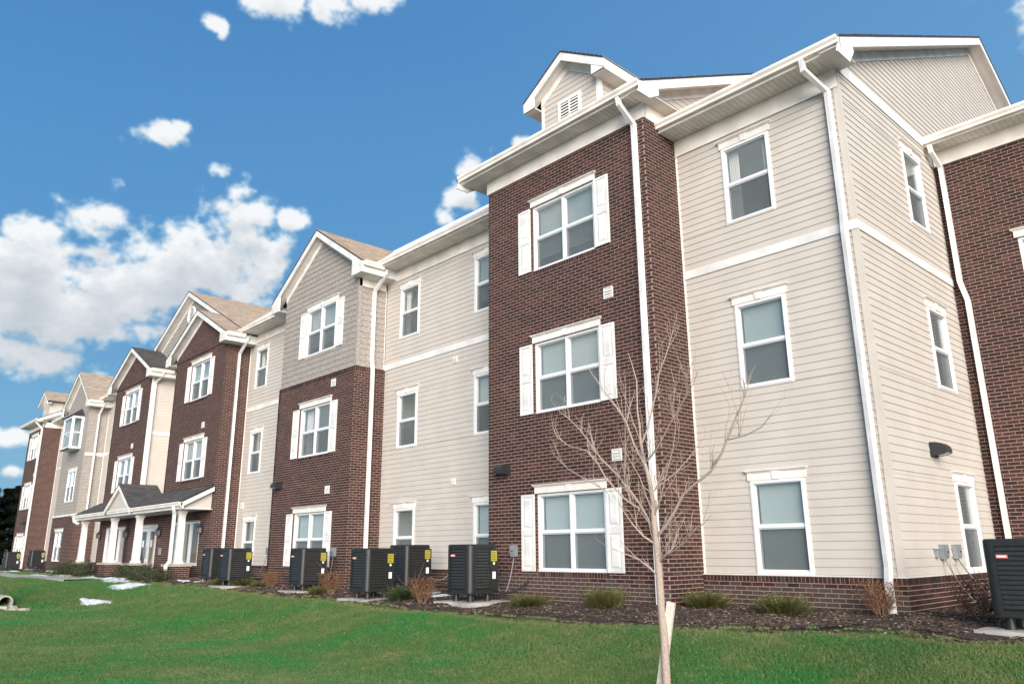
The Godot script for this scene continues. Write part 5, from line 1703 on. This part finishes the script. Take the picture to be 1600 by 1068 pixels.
func add_grass() -> void:
	rng.seed = 9
	var nz := FastNoiseLite.new()
	nz.seed = 4; nz.frequency = 0.35; nz.fractal_octaves = 3
	var n2 := FastNoiseLite.new()
	n2.seed = 8; n2.frequency = 1.6; n2.fractal_octaves = 2
	var tm := MB.new()
	for k in 8:
		var an := TAU * k / 8 + rng.randf()
		var p := Vector3(cos(an), 0, sin(an)) * rng.randf_range(0.0, 0.03)
		var d := Vector3(cos(an + 0.6), 0, sin(an + 0.6)) * rng.randf_range(0.008, 0.035)
		var h := rng.randf_range(0.022, 0.04)
		var s := Vector3(-sin(an), 0, cos(an)) * 0.0028
		var mid := p + d * 0.35 + UP * h * 0.6
		tm.quad(p - s, p + s, mid + s * 0.8, mid - s * 0.8)
		tm.tri(mid - s * 0.8, mid + s * 0.8, p + d + UP * h)
	var inv := cam_basis.inverse()
	var xf := []; var cl := PackedColorArray()
	var cell := 0.25
	var z := 0.4
	while z < 11.6:
		var x := -45.0
		while x < 6.0:
			var c := inv * (Vector3(x, -0.9, z) - cam_pos)
			if c.z < -1.0:
				var u := 800.0 + 1197.2 * c.x / -c.z; var vv := 534.0 - 1197.2 * c.y / -c.z
				if u > -80 and u < 1680 and vv < 1150:
					var d := -c.z
					var den := 2300.0 if d < 9.5 else (1500.0 if d < 14.0 else (800.0 if d < 20.0 else (350.0 if d < 30.0 else 130.0)))
					var sc := 1.0 if d < 14.0 else (1.25 if d < 20.0 else (1.6 if d < 30.0 else 2.0))
					var cnt := den * cell * cell
					var k := int(cnt) + (1 if rng.randf() < cnt - int(cnt) else 0)
					for j in k:
						var px := x + rng.randf() * cell; var pz := z + rng.randf() * cell
						var e := bed_edge(px)
						var over := pz - e + n2.get_noise_2d(px * 2.0, pz * 2.0) * 0.14
						if over < -0.03: continue
						if px < -27.3 and pz > 2.7 + (-27.3 - px) * 0.06 and pz < 4.2 + (-27.3 - px) * 0.04: continue
						var a := nz.get_noise_2d(px, pz); var b := n2.get_noise_2d(px, pz)
						var col := Color(0.068, 0.138, 0.036).lerp(Color(0.03, 0.15, 0.032), clampf(a * 1.8, 0, 0.9)).lerp(Color(0.125, 0.165, 0.055), clampf(-a * 1.1 + b * 0.35, 0, 0.8))
						if over < 0.22: col = col.lerp(Color(0.21, 0.19, 0.08), rng.randf() * 0.75)
						elif rng.randf() < 0.02: col = Color(0.20, 0.17, 0.08)
						col = col.lerp(Color(0.17, 0.17, 0.07), clampf(b - 0.25, 0, 0.35)) * rng.randf_range(1.18, 1.42)
						var s := sc * rng.randf_range(0.75, 1.25)
						var bs := Basis(UP, rng.randf() * TAU).scaled(Vector3(s, s * (1.0 + 0.25 * a), s))
						xf.append(Transform3D(bs, Vector3(px, ground(px, pz) - 0.004, pz)))
						cl.append(col)
			x += cell
		z += cell
	print("grass ", xf.size())
	tag(stuff("grass", tm.mesh(), M.blade, self, xf, cl), "short green grass of the lawn, dry at the bed's edge", "grass")
func add_snow() -> void:
	rng.seed = 15
	var q := [[14, 894, 0.9, 0.35], [48, 890, 1.0, 0.3], [84, 893, 1.2, 0.35], [62, 900, 1.6, 0.28], [100, 901, 1.5, 0.28], [140, 904, 0.9, 0.3], [172, 905, 1.2, 0.42], [186, 909, 0.9, 0.35], [204, 915, 0.75, 0.45], [237, 910, 0.3, 0.12], [286, 909, 0.5, 0.2], [303, 911, 0.45, 0.22], [322, 909, 0.55, 0.3], [334, 911, 0.35, 0.2], [371, 914, 0.18, 0.12], [396, 917, 0.26, 0.14], [147, 941, 0.85, 0.3], [550, 921, 0.35, 0.2], [606, 922, 0.3, 0.18], [693, 934, 0.4, 0.2]]
	for s in q:
		var p := on_ground(s[0], s[1])
		var mb := MB.new()
		var n := 22
		var rad := []
		for k in n: rad.append(rng.randf_range(0.3, 1.35))
		var ring := func(t: float, h: float) -> Array:
			var r := []
			for k in n:
				var an := TAU * k / n
				var w: float = (rad[k] + rad[(k + 1) % n] + rad[(k + n - 1) % n]) / 3.0 * t
				var x: float = p.x + cos(an) * s[2] * 1.35 * w - sin(an) * s[3] * w * 0.8; var z: float = p.z + sin(an) * s[3] * 1.05 * w
				r.append(Vector3(x, ground(x, z) + h + 0.018 * sin(x * 9.0) * sin(z * 11.0) * (1 if t < 0.9 else 0), z))
			return r
		var R := [ring.call(1.0, 0.0), ring.call(0.93, 0.032), ring.call(0.7, 0.05), ring.call(0.35, 0.056)]
		for j in 3:
			for k in n:
				var b := (k + 1) % n
				mb.quad(R[j][b], R[j][k], R[j + 1][k], R[j + 1][b])
		var c := Vector3(p.x, ground(p.x, p.z) + 0.06, p.z)
		for k in n: mb.tri(R[3][(k + 1) % n], R[3][k], c)
		tag(obj("snow_patch", mb.mesh(), M.snow, self), "leftover patch of white snow on the lawn's slope" if s[1] == 941 else "small leftover patch of white snow in the bed or by the walk", "snow", "leftover snow patches")
func add_culvert() -> void:
	var p := on_ground(4, 946)
	var t := thing("culvert_pipe", "end of a concrete drain pipe showing in the grass slope", "pipe", p + Vector3(-0.1, 0.1, 0), 0.0)
	var mb := MB.new()
	var n := 20
	for k in n:
		var a := TAU * k / n; var b := TAU * (k + 1) / n
		var o0 := Vector3(0, sin(a), -cos(a)); var o1 := Vector3(0, sin(b), -cos(b))
		var L := Vector3(-1.6, 0, 0); var R := Vector3(0.35, 0, 0)
		mb.quad(L + o0 * 0.2, R + o0 * 0.2, R + o1 * 0.2, L + o1 * 0.2)
		mb.quad(R + o0 * 0.2, R + o0 * 0.155, R + o1 * 0.155, R + o1 * 0.2)
		mb.quad(R + o0 * 0.155, L + o0 * 0.155, L + o1 * 0.155, R + o1 * 0.155)
	obj("pipe_wall", mb.mesh(), M.pipe_concrete, t)
	rng.seed = 66
	for k in 12:
		var q := on_ground(rng.randf_range(0, 42), rng.randf_range(949, 956))
		var s := rng.randf_range(0.08, 0.2)
		var st := MB.new()
		var pts := []
		for j in 7: pts.append(rng.randf_range(0.75, 1.2))
		for j in 7:
			var a := TAU * j / 7; var b := TAU * (j + 1) / 7
			var p0: Vector3 = Vector3(cos(a), 0, sin(a)) * s * pts[j]; var p1: Vector3 = Vector3(cos(b), 0, sin(b)) * s * pts[(j + 1) % 7]
			st.quad(p1 - UP * 0.05, p0 - UP * 0.05, p0 * 0.75 + UP * s * 0.5, p1 * 0.75 + UP * s * 0.5)
			st.tri(p1 * 0.75 + UP * s * 0.5, p0 * 0.75 + UP * s * 0.5, UP * s * 0.6)
		var o := obj("riprap_stone", st.mesh(), M.stone, self)
		o.position = q
		tag(o, "grey stone lying below the drain pipe's mouth", "stone", "stones below the drain pipe")

# ------------------------------------------------------------------ sky: blue air and cumulus, computed for every direction
func sky_color(el: float, az: float) -> Color:
	var k := [[-90.0, 120, 135, 140], [-1.0, 150, 182, 200], [3.0, 140, 186, 214], [9.0, 120, 176, 214], [16.0, 98, 158, 208], [26.0, 88, 149, 204], [36.0, 78, 137, 196], [60.0, 62, 115, 180], [90.0, 50, 98, 165]]
	var c := Color(0.3, 0.5, 0.7)
	for j in k.size() - 1:
		if el <= k[j + 1][0]:
			var t: float = (el - k[j][0]) / (k[j + 1][0] - k[j][0])
			c = Color(lerpf(k[j][1], k[j + 1][1], t), lerpf(k[j][2], k[j + 1][2], t), lerpf(k[j][3], k[j + 1][3], t)) / 255.0
			break
	var g := 0.5 + 0.5 * cos(deg_to_rad(az - 40.0))      # paler towards the sun's side
	return c.lerp(Color(0.52, 0.70, 0.86), 0.6 * g * g)
func make_sky() -> Image:
	var W := 4096; var H := 2048
	var im := Image.create(W, H, false, Image.FORMAT_RGB8)
	var by := 4; var bx := 16
	for r in range(0, 1100, by):
		var el := 90.0 - (r + by * 0.5) * 180.0 / H
		for x in range(0, W, bx):
			im.fill_rect(Rect2i(x, r, bx, by), sky_color(el, (x + bx * 0.5) * 360.0 / W))
	im.fill_rect(Rect2i(0, 1100, W, H - 1100), sky_color(-30.0, 180.0))
	# cloud bodies: [column, row, half width, half height] as seen in the photograph, turned into directions
	var blobs := [[40, 430, 170, 90], [150, 340, 85, 48], [215, 440, 180, 90], [330, 415, 140, 80], [415, 405, 55, 48], [110, 490, 170, 60], [270, 465, 120, 45], [362, 300, 58, 48], [345, 268, 36, 24], [388, 330, 52, 40], [455, 338, 30, 22], [45, 365, 80, 34], [245, 207, 66, 28], [285, 195, 24, 18], [338, 40, 26, 16], [346, 46, 14, 20], [440, 0, 76, 34], [500, 12, 54, 32], [590, -4, 60, 22], [748, 262, 42, 34], [728, 305, 48, 30], [697, 340, 30, 18], [815, 222, 20, 14], [70, 572, 110, 28], [130, 590, 70, 18], [10, 545, 60, 22], [12, 682, 50, 16], [15, 735, 34, 14], [1612, 48, 44, 34], [300, -160, 90, 50], [700, -220, 120, 60], [1100, -260, 130, 60]]
	var list := []
	for b in blobs:
		var d := dir_px(b[0], b[1]).normalized()
		list.append([rad_to_deg(atan2(d.x, -d.z)), rad_to_deg(asin(d.y)), b[2] / 1197.2 * 57.3 / (1.0 + pow((b[0] - 800.0) / 1197.2, 2)) * 1.0, b[3] / 1197.2 * 57.3, 0.1 if b[2] < 70 else 0.0])
	rng.seed = 101
	for k in 46:
		var az := rng.randf_range(-6.0, 270.0)
		if az > 180: az -= 360
		if az > -100 and az < -6: continue
		var el := rng.randf_range(6, 60)
		var s := rng.randf_range(3.0, 9.0)
		for j in rng.randi_range(3, 6): list.append([az + rng.randf_range(-1.6, 1.6) * s, el + rng.randf_range(-.4, .5) * s, s * rng.randf_range(.6, 1.2), s * rng.randf_range(.35, .6), 0.05])
	var mask := PackedFloat32Array()
	mask.resize(W * 1100)
	for b in list:
		var ce := maxf(0.2, cos(deg_to_rad(b[1])))
		var rx: float = b[2] / ce * W / 360.0; var ry: float = b[3] * H / 180.0
		var cx: float = b[0] * W / 360.0; var cy: float = (90.0 - b[1]) * H / 180.0
		for y in range(maxi(0, int(cy - ry * 1.6)), mini(1090, int(cy + ry * 1.6))):
			var dy := (y - cy) / ry
			for x0 in range(int(cx - rx * 1.6), int(cx + rx * 1.6)):
				var dx := (x0 - cx) / rx
				var m: float = 1.6 - sqrt(dx * dx + dy * dy) - b[4]
				if m > 0.0:
					var at := y * W + posmod(x0, W)
					if m > mask[at]: mask[at] = m
	var nz := FastNoiseLite.new()
	nz.seed = 12; nz.frequency = 8.5; nz.fractal_octaves = 3; nz.fractal_gain = 0.5
	var nf := FastNoiseLite.new()
	nf.seed = 31; nf.frequency = 26.0; nf.fractal_octaves = 5; nf.fractal_gain = 0.6
	var dens := func(x: int, y: int) -> float:
		var m := mask[y * W + posmod(x, W)]
		if m <= 0.0: return 0.0
		var el := PI / 2 - (y + 0.5) * PI / H; var az := (x + 0.5) * TAU / W
		var p := Vector3(cos(el) * sin(az), sin(el) * 1.3, -cos(el) * cos(az))
		return (m - 0.67) * 1.1 + nz.get_noise_3dv(p) * 0.75 + nf.get_noise_3dv(p) * 0.62
	for y in 1090:
		for x in W:
			if mask[y * W + x] <= 0.0: continue
			var d: float = dens.call(x, y)
			if d <= 0.0: continue
			var a := d / 0.55
			a = clampf(a, 0, 1); a = a * a * (3 - 2 * a)
			var above: float = clampf(dens.call(x, maxi(0, y - 11)), 0, 1.4) * 0.5 + clampf(dens.call(x, maxi(0, y - 30)), 0, 1.4) * 0.6
			var lit := exp(-above * 1.0)
			var c := Color(0.70, 0.735, 0.78).lerp(Color(0.985, 0.988, 0.99), clampf(lit * 1.25 - 0.05, 0, 1))
			im.set_pixel(x, y, im.get_pixel(x, y).lerp(c, a * 0.97))
	return im

# ------------------------------------------------------------------ scene
func _ready() -> void:
	rng.seed = 1
	var cam := Camera3D.new()
	cam.name = "camera"
	cam.position = cam_pos
	cam.rotation = cam_rot
	cam.fov = rad_to_deg(2.0 * atan(534.0 / 1197.2))
	cam.near = 0.1
	cam.far = 2000.0
	add_child(cam)
	cam.current = true
	var env := Environment.new()
	env.background_mode = Environment.BG_SKY
	var sky := Sky.new()
	var pan := PanoramaSkyMaterial.new()
	pan.panorama = ImageTexture.create_from_image(make_sky())
	sky.sky_material = pan
	env.sky = sky
	env.background_energy_multiplier = 0.2
	env.tonemap_mode = Environment.TONE_MAPPER_LINEAR
	env.tonemap_exposure = 5.0
	env.sdfgi_enabled = true
	env.ssao_enabled = true
	env.ssil_enabled = true
	var we := WorldEnvironment.new()
	we.name = "world"
	we.environment = env
	add_child(we)
	# a sun veiled by thin cloud, high over the camera's right shoulder: broad and soft
	var sun := DirectionalLight3D.new()
	sun.name = "sun"
	sun.light_energy = 0.5
	sun.light_angular_distance = 46.0
	sun.light_color = Color(1.0, 0.965, 0.925)
	sun.shadow_enabled = true
	sun.basis = Basis.looking_at(-Vector3(0.72, 0.27, 0.58).normalized(), UP)
	add_child(sun)
	make_materials()
	make_brick()
	print("sky ", Time.get_ticks_msec())
	add_land()
	B = thing("apartment_building", "long three-storey apartment building of dark brick bays and beige siding", "building")
	build_wing()
	build_bay_one()
	build_main()
	build_bay_two()
	build_bay_three()
	build_bay_four()
	build_entrance()
	build_bay_five()
	build_bay_six()
	spouts()
	print("building ", Time.get_ticks_msec())
	add_services()
	add_tree()
	add_shrubs()
	add_far_trees()
	add_snow()
	add_culvert()
	add_grass()
	print("done ", Time.get_ticks_msec(), " bricks ", brick_parts, " boards ", board_parts)
